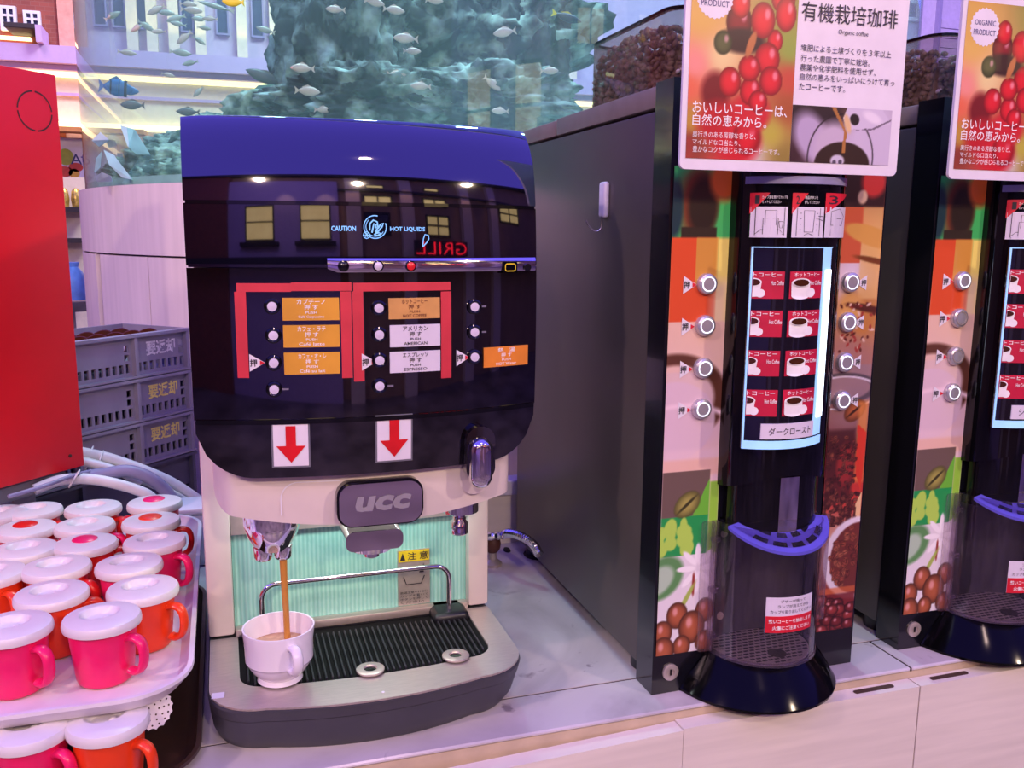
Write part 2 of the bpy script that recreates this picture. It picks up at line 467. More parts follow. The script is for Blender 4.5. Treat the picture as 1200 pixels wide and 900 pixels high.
# ------------------------------------------------------------------ printed pictures (colour per vertex of a fine flat grid)
class Pic:
    def __init__(s, w, h, step=.0013):
        s.w, s.h = w, h; s.nx, s.ny = max(2, int(w/step)), max(2, int(h/step))
        u = np.linspace(0, 1, s.nx+1); v = np.linspace(0, 1, s.ny+1)
        s.U, s.V = np.meshgrid(u, v, indexing='ij'); s.c = np.ones((*s.U.shape, 3))*200.; s.asp = h/w
    def mix(s, k, col):
        k = np.clip(k, 0, 1)[..., None]; s.c = s.c*(1-k)+np.array(col, float)*k
    def grad(s, pts, p=2.5):
        num = np.zeros_like(s.c); den = np.zeros(s.U.shape)
        for u, v, col in pts:
            d = np.sqrt((s.U-u)**2+((s.V-v)*s.asp)**2)+.02; w = d**-p
            num += w[..., None]*np.array(col, float); den += w
        s.c = num/den[..., None]
    def ed(s, u, v, ru, rv, ang=0):
        a = R(ang); x = s.U-u; y = (s.V-v)*s.asp
        return np.sqrt(((x*math.cos(a)+y*math.sin(a))/ru)**2+((-x*math.sin(a)+y*math.cos(a))/rv)**2)
    def ell(s, u, v, ru, rv, col, soft=.08, ang=0, k=1): s.mix(k*np.clip((1-s.ed(u, v, ru, rv, ang))/soft+.5, 0, 1), col)
    def ring(s, u, v, ru, rv, w, col, soft=.03, ang=0): s.mix(np.clip((w-abs(s.ed(u, v, ru, rv, ang)-1))/soft+.5, 0, 1), col)
    def rect(s, u0, u1, v0, v1, col, soft=.004, k=1):
        m = np.minimum(np.minimum(s.U-u0, u1-s.U), np.minimum(s.V-v0, v1-s.V)*s.asp); s.mix(k*np.clip(m/soft+.5, 0, 1), col)
    def ball(s, u, v, r, col, ry=None, soft=.08, hl=(.35, .35), dark=.45):
        ry = ry or r; d = s.ed(u, v, r, ry); m = np.clip((1-d)/soft+.5, 0, 1)
        sh = 1-dark*np.clip(d, 0, 1)**3; col = np.array(col, float)
        s.c = s.c*(1-m[..., None])+(col*sh[..., None])*m[..., None]
        s.ell(u+hl[0]*r, v+hl[1]*ry/s.asp, r*.22, ry*.3, (255, 190, 200), .8, 0, .6)
    def bean(s, u, v, r, col, ang):
        d = s.ed(u, v, r, r*.7, ang); m = np.clip((1-d)/.15+.5, 0, 1); sh = 1-.5*np.clip(d, 0, 1)**2
        s.c = s.c*(1-m[..., None])+(np.array(col, float)*sh[..., None])*m[..., None]
        s.ell(u, v, r*.8, r*.1, np.array(col)*.35, .6, ang)
    def poly(s, pts, col, k=1):
        ins = np.zeros(s.U.shape, bool); n = len(pts)
        for i in range(n):
            (x1, y1), (x2, y2) = pts[i], pts[(i+1) % n]
            if y1 == y2: continue
            ins ^= ((s.V > y1) != (s.V > y2)) & (s.U < (x2-x1)*(s.V-y1)/(y2-y1)+x1)
        s.mix(ins*float(k), col)
    def build(s, name, parent, x0, z0, yf, th=.0006):
        X = x0+s.U*s.w; Z = z0+s.V*s.h
        Y = np.vectorize(yf)(X, Z) if callable(yf) else np.full(X.shape, yf)
        P = np.stack([X, Y, Z], -1).reshape(-1, 3)-np.array(origin(parent) if parent else (0, 0, 0))
        i = np.arange((s.nx+1)*(s.ny+1)).reshape(s.nx+1, s.ny+1)
        F = np.stack([i[:-1, :-1], i[1:, :-1], i[1:, 1:], i[:-1, 1:]], -1).reshape(-1, 4)
        me = bpy.data.meshes.new(name); me.from_pydata(P.tolist(), [], F.tolist())
        a = me.color_attributes.new('Col', 'FLOAT_COLOR', 'POINT')
        c = np.clip(s.c, 0, 255)/255; c = np.where(c <= .04045, c/12.92, ((c+.055)/1.055)**2.4)
        a.data.foreach_set('color', np.concatenate([c, np.ones((*s.U.shape, 1))], -1).astype(np.float32).ravel())
        me.materials.append(MATS['print'])
        o = bpy.data.objects.new(name, me); COL.objects.link(o); o.parent = parent
        return o

# ================================================================== THE SETTING
struct(G().box(-9, 11, -6.2, 9, -.96, -.92).build('floor', 'floor_tile'))
TX, TY, TR, PR = .908, 2.95, 1.27, 1.288          # round aquarium: centre, glass radius, plinth radius
TZ = .712
def cyl_hit(px, py, rad):
    r = ray(px, py); a = r[0]**2+r[1]**2; b = -2*(r[0]*TX+r[1]*TY); c = TX**2+TY**2-rad**2
    t = (-b-math.sqrt(max(0, b*b-4*a*c)))/(2*a); p = CC+r*t
    return p, math.degrees(math.atan2(p[1]-TY, p[0]-TX))

# far street front behind the aquarium
FY = 7.0
def fx(px, py=90): return PY(px, py, FY)[0]
def fz(px, py): return PY(px, py, FY)[2]
g = G(); g.box(-5.99, fx(72), FY, FY+.3, -.92, 4.2); wall_back = struct(g.build('wall_back', 'brick_wall'))
g = G(); g.box(fx(72), fx(1300), FY+.02, FY+.3, -.92, 4.2); struct(g.build('wall_back_plaster', 'lavender_wall'))
g = G(); g.box(fx(72)+.005, fx(100)+.03, FY-.02, FY+.02, 1.8, 4.2); struct(g.build('wall_back_salmon', 'salmon_wall'))
g = G()
g.box(-6, 9, FY-.22, FY, 1.69, 1.80); g.box(-6, 9, FY-.16, FY, 1.655, 1.69)
struct(g.build('trim_1', 'cornice'))
struct(G().box(-6, 9, FY-.10, FY-.005, 1.63, 1.652).build('trim_2', 'cove_light'))
struct(G().box(-6, 9, FY-.06, FY-.003, 1.33, 1.62).build('trim_3', 'cream_wall'))
struct(G().box(-6, 9, FY-.13, FY-.003, 1.29, 1.325).build('trim_4', 'cove_light'))
struct(G().box(-6, 9, FY-.09, FY-.003, 1.50, 1.52).build('trim_5', 'cornice'))
n = 0
def facade_window(x0, x1, z0, z1, y, frame, pane, cols=2, rows=2, fw=.03, face=-1, split=None):
    global n; n += 1
    t = bpy.data.objects.new('window_%d' % n, None); COL.objects.link(t); t['kind'] = 'structure'
    t.location = (x0, y, z0); ORG[t.name] = (x0, y, z0)
    d = face*.04
    g = G()
    ya, yb = min(y, y+d), max(y, y+d)
    g.box(x0, x0+fw, ya, yb, z0, z1); g.box(x1-fw, x1, ya, yb, z0, z1); g.box(x0+fw, x1-fw, ya, yb, z0, z0+fw); g.box(x0+fw, x1-fw, ya, yb, z1-fw, z1)
    for i in range(1, cols):
        x = x0+(x1-x0)*i/cols; g.box(x-fw/2.5, x+fw/2.5, ya, yb, z0+fw, z1-fw)
    zs = [z0+(z1-z0)*(split if (split and rows == 2) else i/rows) for i in range(1, rows)]
    for z in zs: g.box(x0+fw, x1-fw, ya+.004, yb-.004, z-fw/2.5, z+fw/2.5)
    g.build('window_frame', frame, t)
    yp = y+d*.3
    xs = [x0+(x1-x0)*i/cols for i in range(cols+1)]; zz = [z0]+zs+[z1]
    for i in range(cols):
        for j in range(len(zz)-1):
            G().box(xs[i]+fw*.5, xs[i+1]-fw*.5, yp-.004, yp+.004, zz[j]+fw*.5, zz[j+1]-fw*.5).build('pane', pane, t)
    return t
facade_window(fx(0, 6), fx(21, 30), fz(10, 37), fz(10, 8), FY-.0, 'white_paint', 'dark_window', split=.62, fw=.018)
facade_window(fx(28, 15), fx(49, 30), fz(40, 39), fz(40, 14), FY-.0, 'white_paint', 'dark_window', split=.62, fw=.018)
facade_window(fx(1044, 5), fx(1078, 5), fz(1060, 24), fz(1060, -22), FY+.02, 'white_paint', 'dark_window', split=.5, fw=.03)
struct(G().box(fx(1092), fx(1095), FY-.03, FY+.02, 1.81, 4).build('trim_6', 'lavender_dark'))
for i in range(9):
    struct(G().box(fx(1097), fx(1118), FY-.012, FY+.02, 1.82+i*.085, 1.82+i*.085+.078).build('trim_%d' % (7+i), 'lavender_wall'))
# pilasters and tall windows over the cornice, seen through the water
k = 16
for px in (157, 180, 205, 236, 284, 322, 470, 640, 668):
    x = fx(px, 60); struct(G().box(x-.035, x+.035, FY-.07, FY+.02, 1.805, 4.1).build('trim_%d' % k, 'cream_wall')); k += 1
    lamp('pilaster_uplight', 'SPOT', (x, FY-.2, 1.83), (x, FY-.03, 2.5), 2.2, (255, 205, 130), .01, spot=70)
for px in (120, 142, 168, 221, 262, 303):
    facade_window(fx(px, 60)-.045, fx(px, 60)+.045, 1.98, 2.7, FY+.02, 'lavender_dark', 'dark_window', cols=1, rows=2, fw=.012)
struct(G().rbox(fx(16, 40), fx(51, 40), FY-.3, FY-.02, fz(30, 43.5), fz(30, 37.5), .005).build('trim_40', 'dark_frame'))
struct(G().box(fx(0, 45)-.4, fx(38, 50), FY-.06, FY-.002, fz(10, 47), fz(10, 44)).build('trim_41', 'cove_light'))
struct(G().box(fx(51.5, 50), fx(58, 50), FY-.3, FY-.02, 1.801, fz(53, 40)).build('trim_42', 'cornice'))
# fruit shop under the frieze
sg = thing('shop_sign', 'white shop sign with painted fruit bowl left of the aquarium', 'sign', (fx(85, 190), FY-.16, .92))
x0, x1, z0, z1 = fx(69, 190), fx(140, 190), fz(85, 216), fz(85, 164)
g = G(); g.rbox(x0, x1, FY-.17, FY-.12, z0, z1, .006); g.build('sign_board', 'card_white', sg)
sf = lambda x, z: (x, FY-.1715, z)
def at7(px, py): p = PY(px, py, FY-.17); return p[0], p[2]
for nm, px, py, rx, rz, mt in (('printed_pear', 77, 184, .05, .055, 'fruit_green'), ('printed_apple', 76, 201, .05, .035, 'fruit_red'), ('printed_tomato', 89, 196, .045, .03, 'fruit_red'), ('printed_lemon', 87, 203, .035, .03, 'fruit_yellow')):
    a, b = at7(px, py); G().add([sf(*p) for p in arc(a, b, rx, 0, 360, 20, rz)[:-1]], [tuple(range(20))]).build(nm, mt, sg)
g = G(); a, b = at7(87, 207); stroke(g, arc(a, b+.05, .12, 200, 330, 14, .09), .03, sf); g.build('printed_bowl', 'shelf_lavender', sg)
g = G(); a, b = at7(83, 193); c2, d = at7(105, 181); text(g, 'Ap', a, c2, b-.02, d, lambda x, z: (x, FY-.173, z)); g.build('lettering', 'ink_navy', sg)
g = G(); a, b = at7(95, 187); c2, d = at7(102, 180); text(g, 'f', a, c2, b-.02, d, lambda x, z: (x, FY-.1725, z)); g.build('logo_leaf', 'sign_violet', sg)
o = G().prism([(FY-.45, 1.262), (FY-.05, 1.285), (FY-.05, 1.255), (FY-.45, 1.232)], x0-.3, x1+.2, 'x').build('shop_awning', 'awning')
tag(o, 'orange brown awning above the fruit shop sign', 'awning')
cb = thing('shop_shelf', 'cream shop shelf with golden goods beside the red panel', 'shelf', (fx(85, 260), FY-.5, -.9))
X0, X1 = fx(66, 260), fx(110, 260)
g = G(); g.box(X0, X1, FY-.3, FY-.26, -.9, .95)
g.build('shelf_back', 'cream_wall', cb)
for z in (.25, .52, .72): G().box(X0, X1, FY-.5, FY-.30, z, z+.03).build('shelf_board', 'dark_frame', cb)
for i in range(3):
    x = X0+.05+i*(X1-X0-.10)/2
    o = G().lathe([(.0, 0), (.025, 0), (.032, .05), (.026, .1), (.015, .12), (0, .125)], (x, FY-.4, .751), 12).build('gift_jar', 'goods_gold', None, True)
    tag(o, 'small golden jar on the top shelf of the fruit shop', 'jar', 'golden jars on the shop shelf')
tb = thing('serving_stand', 'grey round serving stand between the red panel and the plinth', 'stand', (*PY(84, 357, 3.3)[:2], -.92))
c0 = PY(80, 357, 3.3)
G().lathe([(0, -.02), (.07, -.02), (.115, .012), (.12, .016), (.11, .016), (.0, .004)], c0, 28).build('stand_top', 'bracket_grey', tb, True)
G().lathe([(.14, -.92-c0[2]), (.14, -.90-c0[2]), (.02, -.88-c0[2]), (.02, -.02)], c0, 16).build('pedestal', 'bracket_grey', tb, True)
bgp = PY(85, 335, 3.3)
g = G(); g.lathe([(0, 0), (.038, 0), (.042, .05), (.035, .09), (.022, .11), (.026, .125), (0, .12)], (bgp[0], 3.3, c0[2]+.016), 12)
tag(g.build('gift_bag', 'bag_blue', None, True), 'light blue bag standing on the grey serving stand', 'bag')

struct(G().box(-6.3, -6, -4.2, 9, -.92, 3.4).build('wall_left', 'tan_wall'))
struct(G().box(10, 10.3, -4.2, 9, -.92, 3.4).build('wall_right', 'tan_wall'))
# street front behind the camera: it shows in the glossy panels
BY = -4.2
struct(G().box(-9, 14, BY-.3, BY, -.92, 3.45).build('wall_front', 'tan_wall'))
struct(G().box(-2.75, 0.1, BY, BY+.12, -.92, 3.1).build('wall_front_lavender', 'lavender_wall'))
struct(G().box(-9, -2.75, BY, BY+.2, -.92, 3.45).build('wall_front_brick', 'brick_wall'))
g = G(); g.box(-9, 14, BY, BY+.4, 3.45, 3.6); g.box(.1, 14, BY, BY+.2, 2.58, 2.63); struct(g.build('trim_50', 'roof_dark'))
for i, x in enumerate((-2.25, -.85)):
    facade_window(x, x+.75, 1.30, 2.02, BY+.12, 'dark_frame', 'lit_window', cols=1, rows=2, fw=.03, face=1)
    struct(G().box(x-.12, x+.87, BY+.12, BY+.25, 1.2, 1.27).build('trim_%d' % (60+i), 'dark_frame'))
for x in (.75, 2.45):
    facade_window(x, x+.8, 2.10, 2.48, BY, 'dark_frame', 'lit_window', cols=2, rows=1, fw=.05, face=1)
    facade_window(x+.1, x+.6, 2.75, 2.92, BY, 'dark_frame', 'lit_window', cols=1, rows=1, fw=.03, face=1)
facade_window(2.5, 3.3, 1.42, 1.9, BY, 'dark_frame', 'lit_window', cols=2, rows=2, fw=.05, face=1)
facade_window(.75, 1.45, 1.42, 1.9, BY, 'dark_frame', 'dark_window', cols=2, rows=2, fw=.05, face=1)
facade_window(5.6, 6.8, 1.9, 2.5, BY, 'dark_frame', 'lit_window', cols=2, rows=2, fw=.05, face=1)
for j, x in enumerate((.3, 1.75, 3.75, 5.0)):
    struct(G().box(x, x+.36, BY, BY+.16, -.92, 3.4).build('trim_%d' % (80+j), 'cream_wall'))
    lamp('wall_spot', 'SPOT', (x+.18, BY+.5, 3.2), (x+.18, BY+.1, 1.0), 30, (255, 190, 95), .03, spot=50)
for i, x in enumerate((-1.2, -.2)): lamp('wall_spot', 'SPOT', (x, BY+.5, 2.9), (x, BY+.1, 1.0), 25, (255, 214, 170), .03, spot=60)
lamp('facade_fill', 'AREA', (-1.2, -1.6, 3.4), (-1.5, BY, 1.5), 30, (205, 180, 255), 1.2)  # unseen area light turned on the wall behind the camera
struct(G().box(-9, 14, BY, BY+.45, .82, .98).build('trim_90', 'roof_dark'))
ns = thing('neon_sign', 'red neon GRILL sign mirrored in the glossy hood of the coffee machine', 'sign', (2.8, BY+.4, 1.0))
g = G(); text(g, 'GRILL', 2.0, 3.6, 1.03, 1.26, lambda x, z: (5.6-x, BY+.46, z), -.015); g.build('lettering', 'neon_red', ns)
G().box(1.95, 3.65, BY+.40, BY+.445, 1.0, 1.29).build('backing', 'dark_frame', ns)

# ------------------------------------------------------------------ round plinth of wood panels
def arc_panel(a0, a1, z0, z1, r0, r1, nseg):
    g = G(); ring0, ring1, ring2, ring3 = [], [], [], []
    for i in range(nseg+1):
        a = R(a0+(a1-a0)*i/nseg); c_, s_ = math.cos(a), math.sin(a)
        ring0.append((TX+r1*c_, TY+r1*s_, z0)); ring1.append((TX+r1*c_, TY+r1*s_, z1)); ring2.append((TX+r0*c_, TY+r0*s_, z1)); ring3.append((TX+r0*c_, TY+r0*s_, z0))
    return g.loft([ring0, ring1, ring2, ring3, ring0], caps=False, closed=False).add([ring0[0], ring1[0], ring2[0], ring3[0], ring0[-1], ring1[-1], ring2[-1], ring3[-1]], [(0, 1, 2, 3), (7, 6, 5, 4)])
pl = thing('aquarium_plinth', 'round pale lavender wood plinth under the aquarium', 'plinth', (TX, TY, -.92))
G().lathe([(PR-.022, -.92), (PR-.022, TZ-.004)], (TX, TY, 0), 96).build('plinth_core', 'plinth_dark', pl, True)
def ang(px, py): return cyl_hit(px, py, PR)[1] % 360
aL, aA, aB, aC = 150, ang(112.5, 310), ang(117.5, 310), ang(173.5, 310)
zs = cyl_hit(190, 301, PR)[0][2]
cuts = [110, 160, 200, 240, 280, 320, 360, 410, 450]
for i in range(len(cuts)-1): arc_panel(cuts[i]+.02, cuts[i+1]-.02, zs+.0025, TZ, PR-.02, PR, 14).build('wood_panel', 'wood_plinth', pl, True)
lo = [110, 150, aA]; lo2 = [aB, aC, aC+12.5, aC+25, aC+37.5, aC+50, aC+75, aC+100, aC+140, aC+180]
for q in (lo, lo2):
    for i in range(len(q)-1): arc_panel(q[i]+.06, q[i+1]-.06, -.90, zs-.002, PR-.02, PR, 12).build('wood_panel', 'wood_plinth', pl, True)

# ------------------------------------------------------------------ aquarium
tank = thing('aquarium', 'large round glass aquarium on the wood plinth behind the machines', 'aquarium', (TX, TY, TZ))
G().lathe([(TR, TZ+.001), (TR, 2.15)], (TX, TY, 0), 120, caps=False).build('glass_wall', 'tank_glass', tank, True)
G().lathe([(TR+.012, 2.15), (TR+.012, 2.21), (TR-.05, 2.21), (TR-.05, 2.15)], (TX, TY, 0), 96, caps=False).build('top_rim', 'tank_rim', tank, True)
G().lathe([(0, TZ+.001), (TR-.005, TZ+.001), (TR-.005, TZ+.02), (0, TZ+.02)], (TX, TY, 0), 64, caps=False).build('sand_bed', 'sand', tank)
def rock(name, c, s, seed, mat, sub=4, rough=.35, freq=2.2):
    bm = bmesh.new(); bmesh.ops.create_icosphere(bm, subdivisions=sub, radius=1)
    from mathutils import noise
    for v in bm.verts:
        p = v.co.copy(); q = p*freq+Vector((seed*7.3, seed*3.1, seed))
        d = 1+rough*.9*noise.fractal(q, .75, 2.2, 7)+rough*.28*noise.fractal(q*5, .8, 2.2, 3)
        d += rough*.22*abs(math.sin(p.z*7+seed+2*noise.noise(q)))
        v.co = Vector((p.x*s[0]*d, p.y*s[1]*d, p.z*s[2]*d))
        v.co.z = max(v.co.z, -s[2]*.75)
    me = bpy.data.meshes.new(name); bm.to_mesh(me); bm.free(); me.materials.append(MATS[mat])
    me.polygons.foreach_set('use_smooth', [True]*len(me.polygons)); o = bpy.data.objects.new(name, me); COL.objects.link(o); o.location = c
    return o
TB = TZ+.02
def rk(px, py, y, s, seed, mat, label, group=None, **k):
    p = PY(px, py, y); d_ = math.hypot(p[0]-TX, p[1]-TY); lim = TR-.03-max(s[0], s[1])*1.15
    if d_ > lim: p = (TX+(p[0]-TX)*lim/d_, TY+(p[1]-TY)*lim/d_, p[2])
    o = rock('aquarium_rock', (p[0], p[1], p[2]), s, seed, mat, **k); tag(o, label, 'rock', group); return o
tw = thing('rock_tower', 'tall dark rock tower in the middle of the aquarium', 'rock', (.8, 2.7, TB), rotz=0)
for px, py, y, s_, sd in ((525, 75, 2.75, (.37, .38, .30), 1), (480, -38, 2.85, (.29, .32, .26), 2), (405, 60, 2.45, (.17, .17, .36), 3), (610, 62, 2.5, (.12, .13, .25), 4), (445, 130, 2.2, (.22, .16, .10), 6), (570, 128, 2.15, (.21, .16, .09), 8)):
    p = PY(px, py, y); o = rock('boulder', (p[0]-.8, p[1]-2.7, p[2]-TB), s_, sd, 'rock_dark' if sd in (2, 4) else 'rock', sub=6); o.parent = tw
rk(313, 132, 2.3, (.09, .08, .05), 9, 'rock_teal', 'small bright teal rock just over the left half of the blue hood', sub=4)
for i, (px, py, y, a) in enumerate(((128, 206, 2.65, .045), (148, 200, 2.68, .055), (185, 192, 2.55, .07), (208, 203, 2.36, .05), (163, 208, 2.42, .045), (235, 190, 2.75, .09), (218, 176, 3.05, .085), (275, 158, 3.2, .1))):
    rk(px, py, y, (a*1.3, a, a*.62), 20+i, 'rock_teal', 'teal mottled rock on the floor at the left end of the aquarium', 'rocks on the aquarium floor', sub=5)
# pale giant-clam blades near the left edge of the tank
def blade(pts, y, label):
    P = [PY(px, py, y+dy) for px, py, dy in pts]; nn = len(P)
    g = G(); g.add([(p[0], p[1]-.008, p[2]) for p in P]+[(p[0], p[1]+.008, p[2]) for p in P], [tuple(range(nn)), tuple(range(2*nn-1, nn-1, -1))]+[(i, nn+i, nn+(i+1) % nn, (i+1) % nn) for i in range(nn)])
    tag(g.build('coral_blade', 'shell_pale', None, False), label, 'coral')
blade([(141, 147, 0), (158, 152, .02), (168, 168, .04), (176, 181, .05), (160, 181, .02), (150, 172, 0)], 2.32, 'upper pale blue coral blade left of the coffee machine hood')
blade([(122, 176, 0), (134, 182, .02), (143, 198, .04), (156, 211, .05), (143, 208, .03), (128, 193, 0)], 2.28, 'long curved pale coral blade low in the aquarium')
blade([(113, 186, 0), (119, 178, 0), (117, 196, .02), (111, 202, .02)], 2.4, 'short pale coral blade at the left aquarium edge')
blade([(112, 207, 0), (120, 202, 0), (130, 206, 0), (132, 213, .02), (114, 213, .02)], 2.35, 'flat pale clam shell at the bottom left aquarium edge')
blade([(108, 165, 0), (118, 155, 0), (128, 164, 0), (116, 172, .02)], 2.42, 'small greyish coral blade above the other coral blades')
# fish
def fish(px, py, y, L_, tilt, yaw, mat, label, group=None, fins=None, hgt=.42, stripes=None):
    p = PY(px, py, y); t = thing('fish', label, 'fish', tuple(p), group, rotz=yaw)
    t.rotation_euler = (0, R(-tilt), R(yaw))
    prof = [(-.5, .03), (-.4, .45), (-.2, .9), (0, 1), (.2, .85), (.36, .45), (.45, .2)]
    g = G(); rings = []
    for q, w in prof:
        rings.append([(q*L_, w*L_*.11*math.cos(a), w*L_*hgt*.5*math.sin(a)) for a in [2*math.pi*k/10 for k in range(10)]])
    g.loft(rings); g.build('body', mat, t, True, 80)
    g = G(); g.prism([(.43*L_, .02*L_), (.62*L_, hgt*.42*L_), (.57*L_, 0), (.62*L_, -hgt*.42*L_), (.43*L_, -.02*L_)], -.004*L_*5, .004*L_*5); g.build('tail_fin', fins or mat, t)
    g = G(); g.prism([(-.15*L_, hgt*.42*L_), (.05*L_, hgt*.66*L_), (.3*L_, hgt*.4*L_), (.2*L_, hgt*.28*L_)], -.015*L_, .015*L_); g.build('dorsal_fin', fins or mat, t)
    if stripes:
        for q in (-.25, -.02, .2):
            w = .92 if q < .1 else .8
            g = G(); g.loft([[(q2*L_, w*L_*.118*math.cos(a), w*L_*hgt*.53*math.sin(a)) for a in [2*math.pi*k/10 for k in range(10)]] for q2 in (q-.045, q+.045)]); g.build('stripe', stripes, t, True)
    return t
fish(138, 103, 2.5, .072, 5, 180, 'fish_blue', 'blue and black striped fish near the left aquarium edge', hgt=.6, stripes='fish_navy')
fish(151, 106, 2.62, .05, 5, 180, 'fish_blue', 'plain blue fish right behind the striped fish', hgt=.5)
fish(666, 21, 2.1, .07, 12, 180, 'fish_navy', 'dark blue fish with yellow fins left of the bean hopper', fins='fish_yellow', hgt=.3)
fish(251, 7, 2.3, .075, -12, 0, 'fish_silver', 'slim silver fish near the top above the blue hood', hgt=.14)
fish(272, 2, 2.0, .04, 0, 0, 'fish_yellow', 'yellow green fish cut by the top edge of the view', hgt=.5)
fish(308, 90, 2.35, .085, -20, 0, 'fish_grey', 'dark grey fish beside the rock tower above the hood', hgt=.34)
fish(154, 123, 2.4, .05, 0, 0, 'fish_grey', 'small brown grey fish under the striped fish', hgt=.45)
fish(219, 131, 2.4, .05, 0, 0, 'fish_grey', 'brown grey fish just above the left end of the hood', hgt=.4)
sp = [(185, 37, 10), (195, 15, 0), (208, 28, -15), (226, 12, 5), (233, 22, -5), (240, 33, 10), (215, 45, 80), (234, 48, 60), (205, 22, 40), (222, 5, 0), (160, 33, 70), (172, 31, 60), (245, 22, 0), (213, 62, 10), (222, 74, 30), (198, 88, 20), (310, 35, -25), (322, 42, -35), (182, 12, 60), (133, 18, -60), (232, 108, 90), (150, 62, 10)]
for i, (px, py, a) in enumerate(sp):
    fish(px, py, 2.25+.4*((i*37) % 10)/10, .03+.018*((i*13) % 5)/5, a*.5, 180 if i % 2 else 0, 'fish_silver' if i % 3 else 'fish_pale', 'small pale fish schooling in the left part of the aquarium', 'pale fish school', hgt=.36)
sp = [(392, 11, 0), (440, 3, 20), (463, 12, 10), (474, 45, 0), (484, 60, -5), (466, 87, 0), (353, 80, 0), (362, 107, 5), (380, 129, 0), (492, 101, 0), (578, 99, 90), (572, 119, 80), (585, 130, 0), (645, 83, -10), (646, 97, -15), (590, 38, 30), (510, 1, 0)]
for i, (px, py, a) in enumerate(sp):
    fish(px, py, 1.93+.06*(i % 3), .036+.004*(i % 4), a*.4, 180 if i % 3 else 0, 'fish_pale', 'small pinkish fish in front of the aquarium rock tower', 'pinkish fish at the rocks', hgt=.42)

# ------------------------------------------------------------------ counter
ct = thing('marble_counter', 'white marble counter top carrying the machines and cups', 'counter', (.5, 1.3, -.02))
poly = [(-1.1, 1.0475), (2.4, 1.0475), (2.4, 1.655)]+[(TX+(PR+.006)*math.cos(R(a)), TY+(PR+.006)*math.sin(R(a))) for a in range(270, 204, -3)]+[(-1.1, 2.42)]
G().prism(poly, -.03, 0, 'z').build('counter_slab', 'marble', ct)
xj = PZ(1052, 772, 0)[0]
for a, b in ((-1.1, xj-.0012), (xj+.0012, 2.4)): G().rbox(a, b, .957, 1.0452, -.006, 0, .002, 1).build('edge_slab', 'marble', ct)
G().box(-1.1, 2.4, 1.0453, 1.0474, -.03, -.0012).build('slab_joint', 'seam_dark', ct)
G().box(xj-.0011, xj+.0011, .958, 1.0452, -.006, -.0008).build('slab_joint', 'seam_dark', ct)
G().box(-1.1, 2.4, 1.048, 1.6, -.034, -.0302).build('joint_backing', 'seam_dark', ct)
cb2 = thing('base_cabinet', 'pale wood base cabinet with handleless doors under the marble counter', 'cabinet', (.5, 1.2, -.92))
G().box(-1.1, 2.4, 1.0, 1.6, -.92, -.0345).build('carcass', 'wood_edge', cb2)
G().box(-1.1, 2.4, .9585, 1.0452, -.06, -.0062).build('fascia', 'wood_edge', cb2)
def door(xa, xb, ya, yb, za, zb):
    g = G(); th = .024
    v = [(xa, ya, -.90), (xb, yb, -.90), (xb, yb-th, -.90), (xa, ya-th, -.90)]
    z = (za, zb, zb, za)
    g.add(v+[(p[0], p[1], z[i]) for i, p in enumerate(v)], [(0, 1, 2, 3), (7, 6, 5, 4), (0, 4, 5, 1), (1, 5, 6, 2), (2, 6, 7, 3), (3, 7, 4, 0)])
    return g.build('door', 'wood_pale', cb2)
xs1 = PZ(789, 843, -.018)[0]; xs2 = PZ(1054, 790, -.018)[0]
d1 = door(-.62, xs1-.0003, .930, .9575, -.034, -.018)
d2 = door(xs1+.0003, xs2-.0012, .9575, .9575, -.016, -.016)
d3 = door(xs2+.0012, 2.0, .9575, .9575, -.016, -.016)
for d, (px, py) in ((d2, (1010, 798)), (d3, (1094, 781))):
    p = PZ(px, py, -.016); g = G(); g.prism(rr(p[0]-.033, p[0]+.033, .9420, .9500, .0035), -.0159, -.0148, 'z'); g.build('finger_slot', 'slot_dark', d)
# ledge at the back of the counter
lg = thing('back_ledge', 'low pale ledge at the back of the counter between the machines', 'ledge', (.9, 1.63, 0))
G().box(.30, 2.2, 1.62, 1.652, 0, .10).build('ledge_face', 'wood_pale', lg)
G().rbox(.30, 2.2, 1.612, 1.654, .10, .13, .003).build('ledge_cap', 'card_white', lg)

# ================================================================== COFFEE MACHINE
XC, HW = .1645, .2005
_zz = np.linspace(.25, .736, 487)
_th = np.interp(_zz, [.25, .33, .40, .50, .58, .63, .66, .685, .705, .722, .736], [-7, -5, -2.5, 0, 3, 6, 10, 19, 32, 46, 58])
_yy = np.concatenate([[0], np.cumsum(np.tan(np.radians((_th[1:]+_th[:-1])/2))*(_zz[1]-_zz[0]))])
_yy += 1.030-np.interp(.50, _zz, _yy)
def yedge(z): return float(np.interp(z, _zz, _yy))
def bow(x):
    u = min(1, abs(x-XC)/HW); return -.033*(1-u*u)
def yM(x, z): return yedge(z)+bow(x)
def MM(px, py, off=0):
    y = 1.02
    for _ in range(6): p = PY(px, py, y+off); y = yM(p[0], p[2])
    return float(p[0]), float(p[2])
def sM(off): return lambda x, z: (x, yM(x, z)-off, z)
def mrect(g, px0, py0, px1, py1, off, th=.0006, nx=6, nz=2, m=0):
    a, b = MM(px0, (py0+py1)/2, -off)[0], MM(px1, (py0+py1)/2, -off)[0]
    xm = (px0+px1)/2; zt, zb = MM(xm, py0, -off)[1], MM(xm, py1, -off)[1]
    g.sheet(a, b, zb, zt, lambda x, z: yM(x, z)-off, th, nx, nz, m); return a, b, zb, zt
cm = thing('coffee_machine', 'large black hooded coffee machine with cream body and coffee running into a cup', 'coffee machine', (XC, 1.2, 0))
ZS1, ZS2, ZS3 = .640, .571, .400
